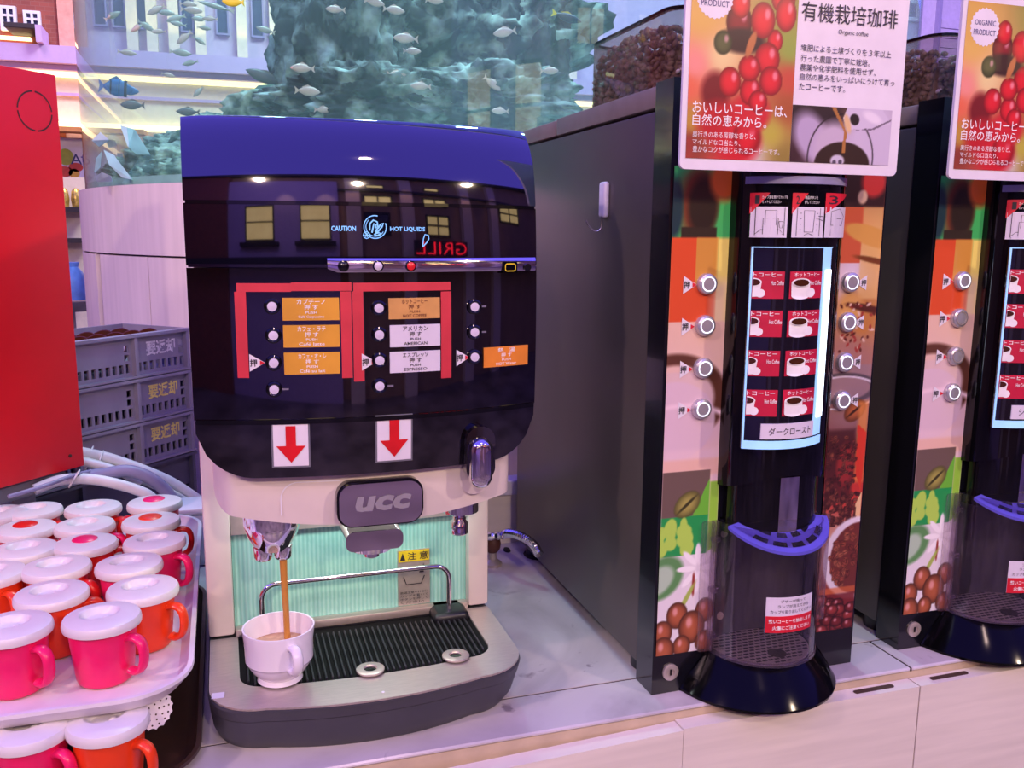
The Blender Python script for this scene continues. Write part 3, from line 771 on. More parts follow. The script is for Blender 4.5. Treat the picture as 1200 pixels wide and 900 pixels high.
def zlow(x):
    u = abs(x-XC); k = max(0, u-(HW-.062))/.062
    return .3335+.062*(1-math.sqrt(max(0, 1-k*k)))*1.02
# hood: swept round the front and over the top
prof = [(z, yedge(z)) for z in np.linspace(ZS1+.0012, .735, 26)]+[(.7362, yedge(.735)+.003), (.7362, yedge(.735)+.008), (.735, 1.25), (.734, 1.49), (.70, 1.50)]
xs = np.linspace(XC-HW, XC+HW, 29)
rings = []
for x in xs:
    e = 1-.0
    dz = -.002*(abs(x-XC)/HW)**14
    rings.append([(x, y+bow(x), z+(dz if z > .7 else 0)) for z, y in prof]+[(x, 1.50, ZS1+.0012)]+[(x, 1.06, ZS1+.0012)])
G().loft(rings).build('hood', 'hood_gloss', cm, True, 30)
G().sheet(XC-HW, XC+HW, ZS2+.0012, ZS1-.0012, yM, .03, 36, 10).build('hood_panel', 'piano_black', cm, True)
G().sheet(XC-HW, XC+HW, ZS3+.001, ZS2-.0012, yM, .03, 28, 8).build('control_panel', 'piano_black', cm, True)
G().sheet(XC-HW+.001, XC+HW-.001, zlow, ZS3-.001, yM, .03, 40, 5).build('lower_panel', 'piano_black', cm, True)
g = G(); g.sheet(XC-HW+.002, XC+HW-.002, ZS3-.0035, ZS3+.0015, lambda x, z: yM(x, z)-.0028, .008, 28, 1); g.build('panel_ridge', 'gloss_black', cm, True)
g = G(); g.sheet(XC-HW+.002, XC+HW-.002, ZS1-.002, ZS1+.002, lambda x, z: yM(x, z)-.0008, .004, 28, 1); g.build('panel_seam', 'gloss_black', cm)
g = G(); g.sheet(XC-HW+.002, MM(384, 306)[0], ZS2-.0005, ZS2+.003, lambda x, z: yM(x, z)-.0012, .004, 14, 1); g.build('panel_seam', 'chrome_dark', cm)
G().rbox(XC-HW+.006, XC+HW-.006, 1.075, 1.50, .40, .69, .01).build('housing', 'body_dark', cm, True)
G().rbox(-.035, .349, 1.205, 1.50, .0, .30, .008).build('rear_cabinet', 'grey_base', cm, True)
# chrome strip with switches
a = MM(383, 304)[0]; b = XC+HW-.003
zt, zb = MM(500, 302.5)[1], MM(500, 318.5)[1]
cs = G().sheet(a, b, lambda x: zb+.004*(1 if x < a+.001 else 0), zt, lambda x, z: yM(x, z)-.004-.0015*math.sin(math.pi*(z-zb)/(zt-zb)), .004, 24, 6).build('switch_strip', 'chrome', cm, True)
for px, mt in ((401.5, 'gloss_black'), (442, 'button_face'), (480, 'button_red')):
    x, z = MM(px, 311.5); y = yM(x, z)-.0055
    G().lathe([(.0062, 0), (.0062, -.002), (.0048, -.0025)], (x, y, z), 20, 'y').build('button_ring', 'gloss_black', cs, True)
    G().lathe([(.0046, -.001), (.0046, -.0032), (.003, -.0042), (0, -.0044)], (x, y, z), 20, 'y').build('switch_button', mt, cs, True)
x, z = MM(596, 313); g = G()
stroke(g, rr(x-.0068, x+.0068, z-.0042, z+.0042, .0025)+[rr(x-.0068, x+.0068, z-.0042, z+.0042, .0025)[0]], .0012, lambda X, Z: (X, yM(X, Z)-.0075, Z)); g.build('port_outline', 'yellow', cs)
g = G(); g.sheet(x-.0095, x+.0095, z-.0065, z+.0065, lambda X, Z: yM(X, Z)-.0068, .002, 2, 2); g.build('service_port', 'gloss_black', cs)
x, z = MM(616, 313); G().lathe([(.0045, 0), (.0045, -.003), (0, -.003)], (x, yM(x, z)-.005, z), 14, 'y').build('key_hole', 'gloss_black', cs)
# white lower shell
XS, HS = .1655, .187
def yS(x):
    u = min(1, abs(x-XS)/HS); k = max(0, (u-.88)/.12); return 1.0495-.033*(1-u*u)+.13*(1-math.sqrt(max(0, 1-k*k)))
def zSb(x): return .287-.019*(1-((x-XS)/HS)**2)
rt, rb = [], []
n_ = 56
def uS(i): return XS-HS*math.cos(math.pi*i/n_)
outer = [(uS(i), yS(uS(i))) for i in range(n_+1)]
g = G(); rings = []
for k in range(6):
    t = k/5; ring = []
    for x, y in outer: ring.append((x, y+(.006*(1-math.sin(math.pi*min(1, (t*5+.4)/2)) if t < .3 else 0)), zSb(x)+(.350-zSb(x))*t))
    ring += [(outer[-1][0], 1.22, ring[-1][2]), (outer[0][0], 1.22, ring[0][2])]
    rings.append(ring)
g.loft(rings).build('white_body', 'white_shell', cm, True, 50)
# crease line around the logo bay
def onS(off): return lambda x, z: (x, yS(x)-off, z)
def SS(px, py):
    y = 1.02
    for _ in range(5): p = PY(px, py, y); y = yS(p[0])
    return float(p[0]), float(p[2])
g = G(); x, z = SS(330, 608); x2, z2 = SS(398, 565)
stroke(g, [(x, z+.004)]+arc(x+.02, z2-.018, .02, 180, 90, 8)+[(x2, z2+.002)], .0014, onS(.0006)); g.build('body_crease', 'card_white', cm)
# pillars
for xa, xb in ((-.037, -.0035), (.3205, .3505)):
    G().rbox(xa, xb, 1.182, 1.30, .074, .345, .004, 2).build('pillar', 'white_shell', cm, True)
# splash back
G().box(-.003, .320, 1.196, 1.203, .06, .30).build('splash_back', 'teal_ribbed', cm)
G().box(-.003, .320, 1.188, 1.196, .212, .30).build('head_plate', 'steel', cm)
G().rbox(-.003, .320, 1.180, 1.196, .070, .082, .003).build('splash_sill', 'steel', cm, True)
# fill light and glowing strip added under the head to brighten the splash back
G().box(.02, .30, 1.150, 1.160, .286, .290).build('fill_strip', 'led_edge', cm)
lamp('splash_fill', 'AREA', (.16, 1.135, .283), (.16, 1.165, .07), .25, (235, 250, 245), .26, .02)
# rail
yr = 1.168
def rp(px, py): p = PY(px, py, yr); return p[0], p[2]
(xa, za), (xb, zb_) = rp(306, 690), rp(526, 668)
zt = (rp(330, 684)[1]+rp(505, 663.5)[1])/2
path = [(xa, yr, .066), (xa, yr, zt-.022)]+[(xa+.02-.02*math.cos(R(t)), yr, zt-.02+.02*math.sin(R(t))) for t in (15, 30, 45, 60, 75, 90)]
path += [(xb-.02+.02*math.sin(R(t)), yr, zt-.02+.02*math.cos(R(t))) for t in (0, 15, 30, 45, 60, 75)]+[(xb, yr, zt-.022), (xb, yr, .066)]
G().tube(path, .0038, 10).build('guard_rail', 'chrome', cm, True, 60)
for x in (xa, xb): G().rbox(x-.026, x+.026, yr-.02, 1.20, .062, .082, .008, 3).build('rail_foot', 'blackplastic', cm, True)
# caution sticker on the splash back
def fl(y): return lambda x, z: (x, y, z)
p0, p1 = PY(466, 646, 1.194), PY(504, 703, 1.194)
X0, X1, Z1, Z0 = p0[0], p1[0], p0[2], p1[2]-.004
st = G().box(X0, X1, 1.1945, 1.1962, Z0, Z1).build('caution_sticker', 'steel', cm)
hz = Z1-Z0
G().box(X0+.001, X1-.001, 1.1938, 1.1944, Z1-hz*.21, Z1-.001).build('warning_strip', 'yellow', st)
g = G(); text(g, '注 意', X0+.014, X1-.003, Z1-hz*.18, Z1-hz*.04, fl(1.1935), .01)
g.add([(X0+.003, 1.1935, Z1-hz*.18), (X0+.011, 1.1935, Z1-hz*.18), (X0+.007, 1.1935, Z1-hz*.04)], [(0, 1, 2)])
stroke(g, [(X0+.008, Z0+hz*.52), (X0+.012, Z0+hz*.38), (X1-.013, Z0+hz*.38), (X1-.008, Z0+hz*.52)], .0014, fl(1.1936))
g.add([(X1-.016, 1.1936, Z0+hz*.58), (X1-.009, 1.1936, Z0+hz*.74), (X1-.009, 1.1936, Z0+hz*.58)], [(0, 1, 2)])
for i, t in enumerate(('熱湯注意やけどに', 'カップを置いて', 'ボタンを押して', 'ください')):
    text(g, t, X0+.003, X1-.003-(.006 if i == 3 else 0), Z0+hz*(.21-.06*i), Z0+hz*(.255-.06*i), fl(1.1936))
g.build('lettering', 'ink_dark', st)
# drip tray
def tray_ring(x0, x1, yb, yf, r, z, bulge=.018, nn=10):
    pts = [(x1, yb), (x1, yf+r)]
    pts += [(x1-r+r*math.cos(R(-90*i/nn)), yf+r+r*math.sin(R(-90*i/nn))) for i in range(1, nn)]
    for i in range(0, 13):
        u = 1-2*i/12; x = (x0+x1)/2+u*((x1-x0)/2-r); pts.append((x, yf-bulge*(1-u*u)))
    pts += [(x0+r-r*math.sin(R(90*i/nn)), yf+r-r*math.cos(R(90*i/nn))) for i in range(1, nn)]
    pts += [(x0, yf+r), (x0, yb)]
    return [(x, y, z) for x, y in pts]
g = G()
g.loft([tray_ring(-.028, .340, 1.30, 1.020, .06, .0, .022), tray_ring(-.033, .3455, 1.30, 1.004, .06, .020, .020), tray_ring(-.036, .3495, 1.30, .992, .06, .050)])
g.build('tray_base', 'grey_base', cm, True, 35)
g = G(); g.loft([tray_ring(-.036, .3495, 1.205, .990, .06, .0515), tray_ring(-.037, .3505, 1.205, .982, .062, .066), tray_ring(-.036, .3495, 1.205, .982, .062, .0685)]); g.build('tray_collar', 'grey_base', cm, True, 35)
# brushed rim
o1, o2 = tray_ring(-.0355, .349, 1.182, .983, .062, .069), tray_ring(.000, .315, 1.182, 1.035, .03, .069, .010)
g = G(); nn = len(o1); v = o1+o2+[(p[0], p[1], .0715) for p in o1]+[(p[0], p[1], .0715) for p in o2]
f = []
for i in range(nn-1): f += [(i, i+1, nn+i+1, nn+i), (2*nn+i, 3*nn+i, 3*nn+i+1, 2*nn+i+1), (i, 2*nn+i, 2*nn+i+1, i+1), (nn+i, nn+i+1, 3*nn+i+1, 3*nn+i)]
g.add(v, f); g.build('tray_rim', 'steel', cm, True, 30)
G().loft([tray_ring(.0005, .3145, 1.181, 1.0355, .03, .0688, .010), tray_ring(.0005, .3145, 1.181, 1.0355, .03, .0690, .010)]).build('tray_well', 'matt_black', cm)
ns_ = 40
slat = None
for i in range(ns_):
    x = .010+i*(.305-.010)/(ns_-1)
    yb = 1.158; u = (x-.1575)/.157; yf = 1.039-.009*(1-u*u)+.03*max(0, (abs(u)-.84)/.16)**2
    G().rbox(x-.0012, x+.0012, yf, yb, .0691, .0735, .0008, 1).build('grate_slat', 'slat', cm)
for px, py in ((434, 783), (534, 767)):
    p = PZ(px, py, .076)
    g = G(); g.lathe([(.0175, .0736), (.0175, .0755), (.0155, .0765), (.0085, .0765), (.0075, .0745)], (p[0], p[1], 0), 28, caps=False); g.build('drain_ring', 'steel', cm, True)
    G().lathe([(0, .0737), (.0085, .0737), (.0085, .0742), (0, .0742)], (p[0], p[1], 0), 20).build('drain_hole', 'gloss_black', cm)
p = PZ(449, 811, .0717); G().lathe([(0, .0716), (.002, .0716), (.0018, .0722), (0, .0724)], (p[0], p[1], 0), 10).build('rim_screw', 'white_paint', cm)
p = PZ(256, 815, .0717); g = G(); g.prism([(p[0]-.008, p[1]-.006), (p[0]+.006, p[1]-.007), (p[0]+.007, p[1]+.006), (p[0]-.007, p[1]+.007)], .0716, .0719, 'z'); g.build('rim_sticker', 'card_white', cm)
# left spout: chrome bowl with two nozzles
hx, hy = .045, 1.075
sp_ = G().lathe([(0, .284), (.034, .284), (.034, .262), (.0325, .256), (.029, .246), (.024, .236), (.020, .230), (0, .230)], (hx, hy, 0), 32).build('coffee_spout', 'chrome', cm, True, 50)
for dx in (-.0115, .0115): G().lathe([(.0115, .234), (.011, .221), (.009, .218), (0, .219)], (hx+dx, hy-.006, 0), 20).build('nozzle', 'chrome', sp_, True, 50)
# centre: logo plate with nozzle
X0, Zt = SS(395, 566); X1, _ = SS(491, 566); _, Zb = SS(445, 609)
zc = (Zt+Zb)/2+.002
lp = G().prism(rr(X0, X1, Zb-.001, Zt+.001, .016, 6), 1.002, 1.03).build('logo_plate', 'chrome', cm, True, 30)
g = G(); g.prism(rr(X0-.0025, X1+.0025, Zb-.0035, Zt+.0035, .018, 6), 1.006, 1.03); g.build('plate_border', 'gloss_black', lp, True, 30)
g = G(); text(g, 'ucc', X0+.019, X1-.014, zc-.010, zc+.008, lambda x, z: (x+(z-zc)*.25, 1.0008, z), .04)
b_ = len(g.v); text(g, 'ucc', X0+.019, X1-.014, zc-.010, zc+.008, lambda x, z: (x+(z-zc)*.25, 1.0018, z), .04); g.build('lettering', 'button_steel', lp)
nx_ = PY(435, 620, 1.035)[0]
nz = G().prism(rr(nx_-.034, nx_+.034, .238, .262, .009), 1.008, 1.07).build('nozzle_block', 'chrome', cm, True, 30)
G().lathe([(.027, .239), (.025, .231), (0, .231)], (nx_, 1.038, 0), 24).build('nozzle_cup', 'chrome', nz, True, 50)
G().lathe([(.0095, .232), (.0095, .222), (.007, .220), (0, .221)], (nx_, 1.036, 0), 20).build('nozzle', 'chrome', nz, True, 50)
# hot water tap
hw = PY(540, 600, 1.07)[0]
tp = G().lathe([(.024, .290), (.024, .256), (.016, .252), (0, .252)], (hw, 1.075, 0), 28).build('water_tap', 'chrome', cm, True, 50)
G().lathe([(.0085, .254), (.0085, .244), (.0115, .240), (.0115, .226), (.009, .224), (0, .225)], (hw-.001, 1.075, 0), 20).build('nozzle', 'chrome', tp, True, 50)
# tap knob with U-shaped bay
x, z1 = SS(555, 500); _, z0 = SS(555, 560); _, zb2 = SS(555, 578)
x = SS(556, 530)[0]; yk = yM(x, .36)
kb = G().prism(rr(x-.018, x+.018, z0+.002, z1+.006, .0175, 8), yk-.012, yk+.02).build('knob_surround', 'piano_black', cm, True, 30)
g = G(); rings = []
for t, s_ in ((0, 1), (.006, .98), (.010, .85), (.0125, .55), (.0132, .2)):
    rings.append([(x-.001+(a-x)*s_, yk-.012-t, (z0+z1)/2-.003+(b-(z0+z1)/2)*(.5+.5*s_ if s_ < 1 else 1)) for a, b in rr(x-.0142, x+.0142, z0-.001, z1-.004, .014, 8)])
g.loft(rings); g.build('chrome_knob', 'chrome', kb, True, 60)
g = G(); g.prism(rr(x-.020, x+.018, zb2, .345, .0185, 8), yS(x)-.004, yS(x)+.02); g.build('knob_bay', 'white_shell', cm, True, 30)
# arrow cards
for px0, py0, px1, py1 in ((318, 493, 363.5, 548), (440, 486, 483.5, 541)):
    g = G(); a, b, z0, z1 = mrect(g, px0, py0, px1, py1, .0014, .0012); ac = g.build('arrow_card', 'bracket_grey', cm)
    g = G(); g.sheet(a+.002, b-.002, z0+.002, z1-.002, lambda x, z: yM(x, z)-.0019, .0004, 6, 2); g.build('card_face', 'card_white', ac)
    xm, w, h = (a+b)/2, b-a, z1-z0
    pts = [(xm-.13*w, z1-.11*h), (xm+.13*w, z1-.11*h), (xm+.13*w, z0+.47*h), (xm+.38*w, z0+.47*h), (xm, z0+.11*h), (xm-.38*w, z0+.47*h), (xm-.13*w, z0+.47*h)]
    G().add([sM(.0026)(*p) for p in pts], [(0, 1, 2, 6), (5, 6, 2, 3, 4)]).build('red_arrow', 'arrow_red', ac)
# red tape frames
for r_ in ((277, 332, 341, 342), (341, 331, 412, 341), (276.5, 342, 290, 443), (400, 341.5, 412.5, 443), (414, 331, 528, 341), (414, 341.5, 426.5, 447), (517, 341.5, 529, 443)):
    g = G(); mrect(g, *r_, .0010, .0006, 8, 3); g.build('red_tape', 'red_tape', cm)
# buttons
for px, py in ((318.5, 359), (320, 393), (320.5, 425), (321, 456), (443.5, 361), (444, 392), (444.5, 422), (444.5, 452), (555.5, 359.5), (555.5, 389), (555.5, 418)):
    x, z = MM(px, py); y = yM(x, z)
    bt = G().lathe([(.0088, 0), (.0088, -.003), (.007, -.004), (.0055, -.003)], (x, y, z), 24, 'y').build('push_button', 'gloss_black', cm, True)
    G().lathe([(.0052, -.002), (.0052, -.0042), (0, -.0048)], (x, y, z), 20, 'y').build('button_face', 'button_face', bt, True)
# label plates
LB = [((331, 349, 397.5, 375.5), 'label_gold', 'ink_white', ('カプチーノ', '押 す', 'PUSH', 'Café Cappuccino')),
      ((332, 381, 398, 407), 'label_gold', 'ink_white', ('カフェ・ラテ', '押 す', 'PUSH', 'Café latte')),
      ((333, 413, 398.5, 438.5), 'label_gold', 'ink_white', ('カフェ・オ・レ', '押 す', 'PUSH', 'Café au lait')),
      ((455.5, 349, 515.5, 373.5), 'label_tan', 'ink_brown', ('ホットコーヒー', '押 す', 'PUSH', 'HOT COFFEE')),
      ((457, 380.5, 516, 406), 'label_white', 'ink_dark', ('アメリカン', '押 す', 'PUSH', 'AMERICAN')),
      ((457, 411.5, 516, 436), 'label_white', 'ink_dark', ('エスプレッソ', '押 す', 'PUSH', 'ESPRESSO')),
      ((567, 406, 618.5, 429), 'label_orange', 'ink_white', ('熱　湯', '押 す', 'PUSH', 'HOT Water'))]
for r_, mt, ink, tx in LB:
    g = G(); a, b, z0, z1 = mrect(g, *r_, .0018, .0018); lb = g.build('label_plate', mt, cm)
    w, h = b-a, z1-z0; g = G(); fn = sM(.0022)
    xm = (a+b)/2
    for t, wf, ya, yb_ in ((tx[0], .5 if len(tx[0]) > 3 else .38, .72, .95), (tx[1], .24, .47, .69), (tx[2], .2, .29, .41), (tx[3], .46, .08, .22)):
        text(g, t, xm-wf*w/2, xm+wf*w/2, z0+ya*h, z0+yb_*h, fn, .008)
    g.build('lettering', ink, lb)
# little push triangles
def tri(parent, x, z, s, fn_off, flip=1, surf=None):
    f = surf or sM
    t = G().add([f(fn_off)(x-flip*s*.7, z-s), f(fn_off)(x-flip*s*.7, z+s), f(fn_off)(x+flip*s, z)], [(0, 1, 2)]).build('push_marker', 'card_white', parent)
    g = G(); text(g, '押', x-flip*s*.25-s*.42, x-flip*s*.25+s*.35, z-s*.42, z+s*.42, f(fn_off+.0004), .02); g.build('lettering', 'ink_dark', t)
    G().add([f(fn_off+.0004)(x+flip*s*.42, z-s*.28), f(fn_off+.0004)(x+flip*s*.42, z+s*.28), f(fn_off+.0004)(x+flip*s*.95, z)], [(0, 1, 2)]).build('marker_tip', 'ink_red', t)
for px, py in ((300, 425), (431, 424), (541, 419)):
    x, z = MM(px, py); tri(cm, x, z, .0098, .0012 if px != 431 else .0013)
# small stripes right of free buttons
for px, py in ((334, 456), (457, 452), (566, 359), (566, 389)):
    x, z = MM(px, py); G().sheet(x-.004, x+.004, z-.001, z+.001, lambda X, Z: yM(X, Z)-.001, .0008, 2, 1).build('key_mark', 'ink_grey', cm)
# caution decal
g = G(); fn = sM(.0007)
x0, z = MM(388, 267.5); x1, _ = MM(417, 267.5); text(g, 'CAUTION', x0, x1, z-.0028, z+.0028, fn, .03)
x0, z = MM(457, 268.5); x1, _ = MM(498, 268.5); text(g, 'HOT LIQUIDS', x0, x1, z-.0028, z+.0028, fn, .03)
g.build('caution_lettering', 'decal_blue', cm)
g = G(); x, z = MM(439.5, 266); r_ = MM(452.5, 266)[0]-x
stroke(g, arc(x, z, r_, 75, 380, 40), .0011, fn); stroke(g, arc(x, z, r_*.82, 130, 330, 30), .0008, fn)
for pts in ([(-.5, -.3), (-.45, .3), (-.15, .6), (.2, .45), (.25, .05), (.05, -.1), (.1, .2), (-.1, .3), (-.2, -.1), (-.3, -.5)], [(.0, -.45), (.3, -.35), (.6, .0), (.75, .35), (.5, .25), (.3, -.05), (.15, -.2), (.0, -.45)], [(-.1, -.7), (.2, -.75), (.5, -.55), (.3, -.5), (.05, -.55), (-.1, -.7)]):
    stroke(g, [(x+a*r_, z+b*r_) for a, b in pts], .0016, fn)
xb_, zb_ = x-r_*.78, z-r_*.72; stroke(g, arc(xb_, zb_, r_*.3, 0, 360, 8), .001, fn)
stroke(g, [(xb_-r_*.2, zb_), (xb_+r_*.2, zb_)], .0008, fn); stroke(g, [(xb_-r_*.1, zb_-r_*.17), (xb_+r_*.1, zb_+r_*.17)], .0008, fn); stroke(g, [(xb_+r_*.1, zb_-r_*.17), (xb_-r_*.1, zb_+r_*.17)], .0008, fn)
g.build('caution_emblem', 'decal_blue', cm)
g = G(); x, z = MM(499, 281); stroke(g, [(x-.004, z-.008), (x-.003, z+.001), (x-.001, z+.006), (x+.003, z+.005), (x+.0035, z+.001), (x+.001, z-.003), (x-.004, z-.008)], .0012, fn)
g.build('hand_symbol', 'decal_blue', cm)

# ------------------------------------------------------------------ the cup and the coffee
cx, cy, cz = .047, 1.048, .0738
cup = thing('coffee_cup', 'white cup standing on the drip grate under the left spout', 'cup', (cx, cy, cz))
pf = [(0, .004), (.022, .004), (.0245, 0), (.027, 0), (.0255, .006), (.033, .014), (.0375, .022), (.0388, .026), (.0400, .0265), (.0405, .05), (.0425, .064), (.0425, .0665), (.0405, .0665), (.0385, .05), (.038, .03), (.03, .014), (0, .008)]
G().lathe([(r, h) for r, h in pf], (cx, cy, cz), 48).build('cup_body', 'cup_white', cup, True, 50)
a = R(-72)
G().tube([(cx+(.038+d)*math.cos(a), cy+(.038+d)*math.sin(a), cz+h) for d, h in ((0, .052), (.008, .056), (.016, .055), (.0205, .048), (.0205, .038), (.017, .030), (.009, .026), (-.002, .026))], .0042, 10, flat=1.5).build('cup_handle', 'cup_white', cup, True, 80)
co = G().lathe([(0, .040), (.0380, .040), (.0380, .0405), (0, .0405)], (cx, cy, cz), 32).build('coffee', 'foam', cup)
sx = hx+.0115; sy = hy-.006
o = G().tube([(sx, sy, .2195), (sx+.0002, sy-.0005, .19), (sx+.001, sy-.001, .15), (sx+.0015, sy-.0015, cz+.0406)], [.0046, .0042, .0038, .004], 10).build('coffee_stream', 'coffee_stream', None, True)
tag(o, 'thin stream of brown coffee falling from the spout into the white cup', 'coffee stream')
# hose and tap foot behind the machine
def curve(pts, nn=8):
    P = [Vector(p) for p in pts]; out = []
    for i in range(len(P)-1):
        p0, p1, p2, p3 = P[max(i-1, 0)], P[i], P[i+1], P[min(i+2, len(P)-1)]
        for k in range(nn):
            t = k/nn
            out.append(.5*((2*p1)+(-p0+p2)*t+(2*p0-5*p1+4*p2-p3)*t*t+(-p0+3*p1-3*p2+p3)*t**3))
    out.append(P[-1]); return out
P = curve([(.30, 1.53, .055), PY(580, 628, 1.50), PY(596, 625, 1.47), PY(612, 629, 1.44), PY(625, 638, 1.42), PY(632, 650, 1.40)], 14)
rad = [.0085 if i % 2 else .0068 for i in range(len(P))]
tag(G().tube(P, rad, 10).build('steel_hose', 'chrome', None, True, 20), 'ribbed steel hose between the machine and the dispenser', 'hose')
p = PZ(577, 662, 0)
vk = thing('drain_valve', 'brown drain valve foot on the counter behind the cream pillar', 'valve', (p[0], p[1], 0))
G().lathe([(.018, 0), (.018, .005), (.008, .012), (.008, .03)], p, 16).build('valve_base', 'steel', vk, True)
G().sph((p[0], p[1], .042), (.016, .016, .02)).build('valve_body', 'rust', vk, True)
for px, py, a, b in ((594, 645, .007, .012), (626, 650, .02, .03)):
    p = PZ(px, py, .0005)
    tag(G().lathe([(0, 0), (1, 0), (.8, .004), (0, .006)], (0, 0, 0), 14).xf(lambda q: (p[0]+q[0]*a, p[1]+q[1]*b, .0002+q[2])).build('dirt_lump', 'dirt', None, True), 'small black grime spot on the marble' if a < .01 else 'larger black grime lump beside the steel hose', 'grime')

# ================================================================== BEAN COFFEE DISPENSERS
DX, DY = .685, .996
ds = thing('coffee_dispenser', 'black coffee dispenser with dark roast label and a white hook on its side', 'coffee dispenser', (DX, 1.2, 0))
XA, XB = .5247, .8420
G().rbox(XA+.001, XB-.001, 1.047, 1.585, .022, .762, .004).build('cabinet', 'side_grey', ds, True)
G().rbox(XA, XB, 1.047, 1.396, .765, .792, .003).build('top_cap', 'cap_grey', ds, True)
G().rbox(XA, XB, 1.399, 1.585, .765, .790, .003).build('top_cap', 'cap_grey', ds, True)
for x in (XA+.03, XB-.03):
    for y in (1.075, 1.54): G().lathe([(.02, 0), (.022, .003), (.022, .022), (0, .022)], (x, y, 0), 16).build('foot', 'blackplastic', ds, True)
g = G(); xl_, xr_ = .6145, .7565
g.box(XA-.001, xl_, DY, 1.043, .0005, .795); g.box(xr_, XB+.001, DY, 1.043, .0005, .795); g.box(xl_, xr_, DY, 1.043, .0005, .052); g.box(xl_, xr_, DY, 1.043, .24, .795)
dr = g.build('front_door', 'door_black', ds)
# left and right picture strips
p = Pic(.083, .636)
p.grad([(.5, .97, (70, 40, 30)), (.9, .93, (40, 150, 70)), (.1, .9, (30, 110, 70)), (.9, .88, (60, 170, 80)), (.3, .83, (226, 90, 50)), (.5, .7, (235, 190, 160)), (.5, .6, (226, 196, 196)), (.5, .48, (222, 190, 206)), (.5, .42, (240, 205, 195)), (.5, .2, (235, 230, 230)), (.5, .1, (220, 205, 205))], 3)
p.rect(0, 1, .865, 1, (70, 190, 104)); p.ell(.45, .93, .3, .5, (84, 44, 32), .35); p.ell(.38, .93, .36, .55, (150, 70, 44), .3, k=.5); p.ell(.5, .925, .24, .42, (44, 34, 28), .4)
p.ell(.85, .975, .25, .3, (230, 110, 50), .5); p.rect(.15, .75, .862, .885, (54, 44, 34), .02); p.ell(.02, .92, .15, .45, (30, 60, 70), .4)
p.rect(0, .78, .70, .865, (222, 84, 44)); p.rect(.42, .78, .775, .865, (212, 150, 66)); p.rect(.78, 1, .70, .865, (244, 226, 120), .05); p.rect(.72, 1, .6, .78, (236, 206, 190), .2, .7)
p.rect(0, 1, .60, .70, (234, 196, 178), .03, .8); p.ring(.15, .545, .8, .62, .14, (96, 58, 44), .1); p.ell(.15, .5, .72, .62, (224, 196, 208), .06); p.rect(0, 1, .36, .44, (236, 206, 214), .1, .8); p.ring(.3, .46, 1.0, .55, .06, (244, 216, 226), .1); p.rect(0, 1, .385, .42, (236, 190, 168), .06, .8)
p.rect(0, .84, .30, .395, (112, 92, 84)); p.rect(0, .84, .215, .30, (40, 158, 80)); p.rect(.84, 1, .215, .37, (150, 206, 70), .03); p.poly([(.55, .30), (.84, .38), (.84, .30)], (110, 190, 60)); p.bean(.45, .325, .26, (176, 168, 86), 40)
for i in range(22): p.ell(.24+.26*math.cos(i*.9), .252+.030*math.sin(i*1.7), .05+.09*random.random(), .12, (180, 220, 90), .2)
p.rect(0, 1, 0, .215, (232, 226, 232), .02); p.ell(.05, .17, .32, .42, (96, 150, 90), .2, -50); p.ell(.0, .165, .2, .3, (180, 206, 180), .3, -50)
for a in range(0, 360, 45): p.ell(.68+.2*math.cos(R(a)), .185+.032*math.sin(R(a)), .17, .05, (250, 246, 250), .3, a)
p.ell(.62, .15, .03, .2, (150, 60, 50), .3); p.ell(.5, .12, .04, .3, (170, 190, 90), .5, -30)
for u, v, r_, a in ((.35, .085, .24, 70), (.85, .09, .22, 60), (.62, .055, .3, 20), (.1, .05, .22, 10), (.45, .015, .2, -60), (.85, .02, .2, 40), (.12, .01, .25, 5)): p.ball(u, v, r_*.8, (178, 96, 62), r_*.95, hl=(-.2, .3), dark=.6)
g1 = p.build('picture_strip', dr, .5275, .056, DY-.0016)
p = Pic(.064, .636)
p.grad([(.5, .97, (90, 40, 34)), (.3, .88, (216, 96, 60)), (.8, .85, (230, 170, 90)), (.3, .8, (224, 206, 220)), (.7, .72, (190, 130, 70)), (.4, .6, (170, 120, 110)), (.5, .5, (150, 110, 110)), (.5, .4, (90, 40, 40)), (.6, .33, (200, 60, 50)), (.5, .2, (200, 150, 130)), (.5, .05, (120, 40, 40))], 3)
p.rect(0, 1, .93, 1, (60, 34, 34)); p.ell(.7, .98, .3, .3, (210, 60, 56), .4); p.ell(.45, .95, .12, .14, (226, 190, 160), .4)
p.rect(0, .5, .815, .93, (206, 96, 62)); p.rect(.5, 1, .74, .93, (232, 190, 120), .06, .7); p.ell(.75, .87, .2, .7, (222, 164, 82), .2, 75); p.ell(.86, .82, .06, .5, (120, 66, 30), .5, 80); p.ell(.7, .70, .28, .35, (196, 130, 66), .4); p.ell(.35, .72, .3, .35, (214, 160, 90), .5); p.ell(.75, .72, .08, .5, (86, 40, 26), .5, 80)
for i in range(50): p.ell(.1+.85*random.random(), .63+.1*random.random(), .03+.05*random.random(), .03, random.choice([(96, 40, 30), (226, 190, 170), (160, 60, 50)]), .5, random.random()*180)
p.rect(0, 1, .52, .60, (150, 130, 140), .05, .6); p.ring(.3, .55, .8, .3, .12, (90, 78, 84), .1); p.ring(.3, .54, .9, .35, .05, (220, 210, 220), .05)
p.bean(.65, .50, .3, (186, 104, 60), 35); p.rect(.75, 1, .34, .52, (236, 150, 70), .1, .7); p.rect(0, .7, .3, .46, (70, 34, 34), .1, .8); p.poly([(.75, .47), (1, .45), (.95, .32), (.78, .36)], (214, 64, 44)); p.ell(.5, .38, .22, .45, (150, 50, 46), .5)
for i in range(230): p.bean(random.random()*(.75 if i % 3 else .95), .245+(.2 if i % 3 else .07)*random.random(), .065, random.choice([(130, 62, 54), (96, 46, 42), (150, 80, 64)]), random.random()*180)
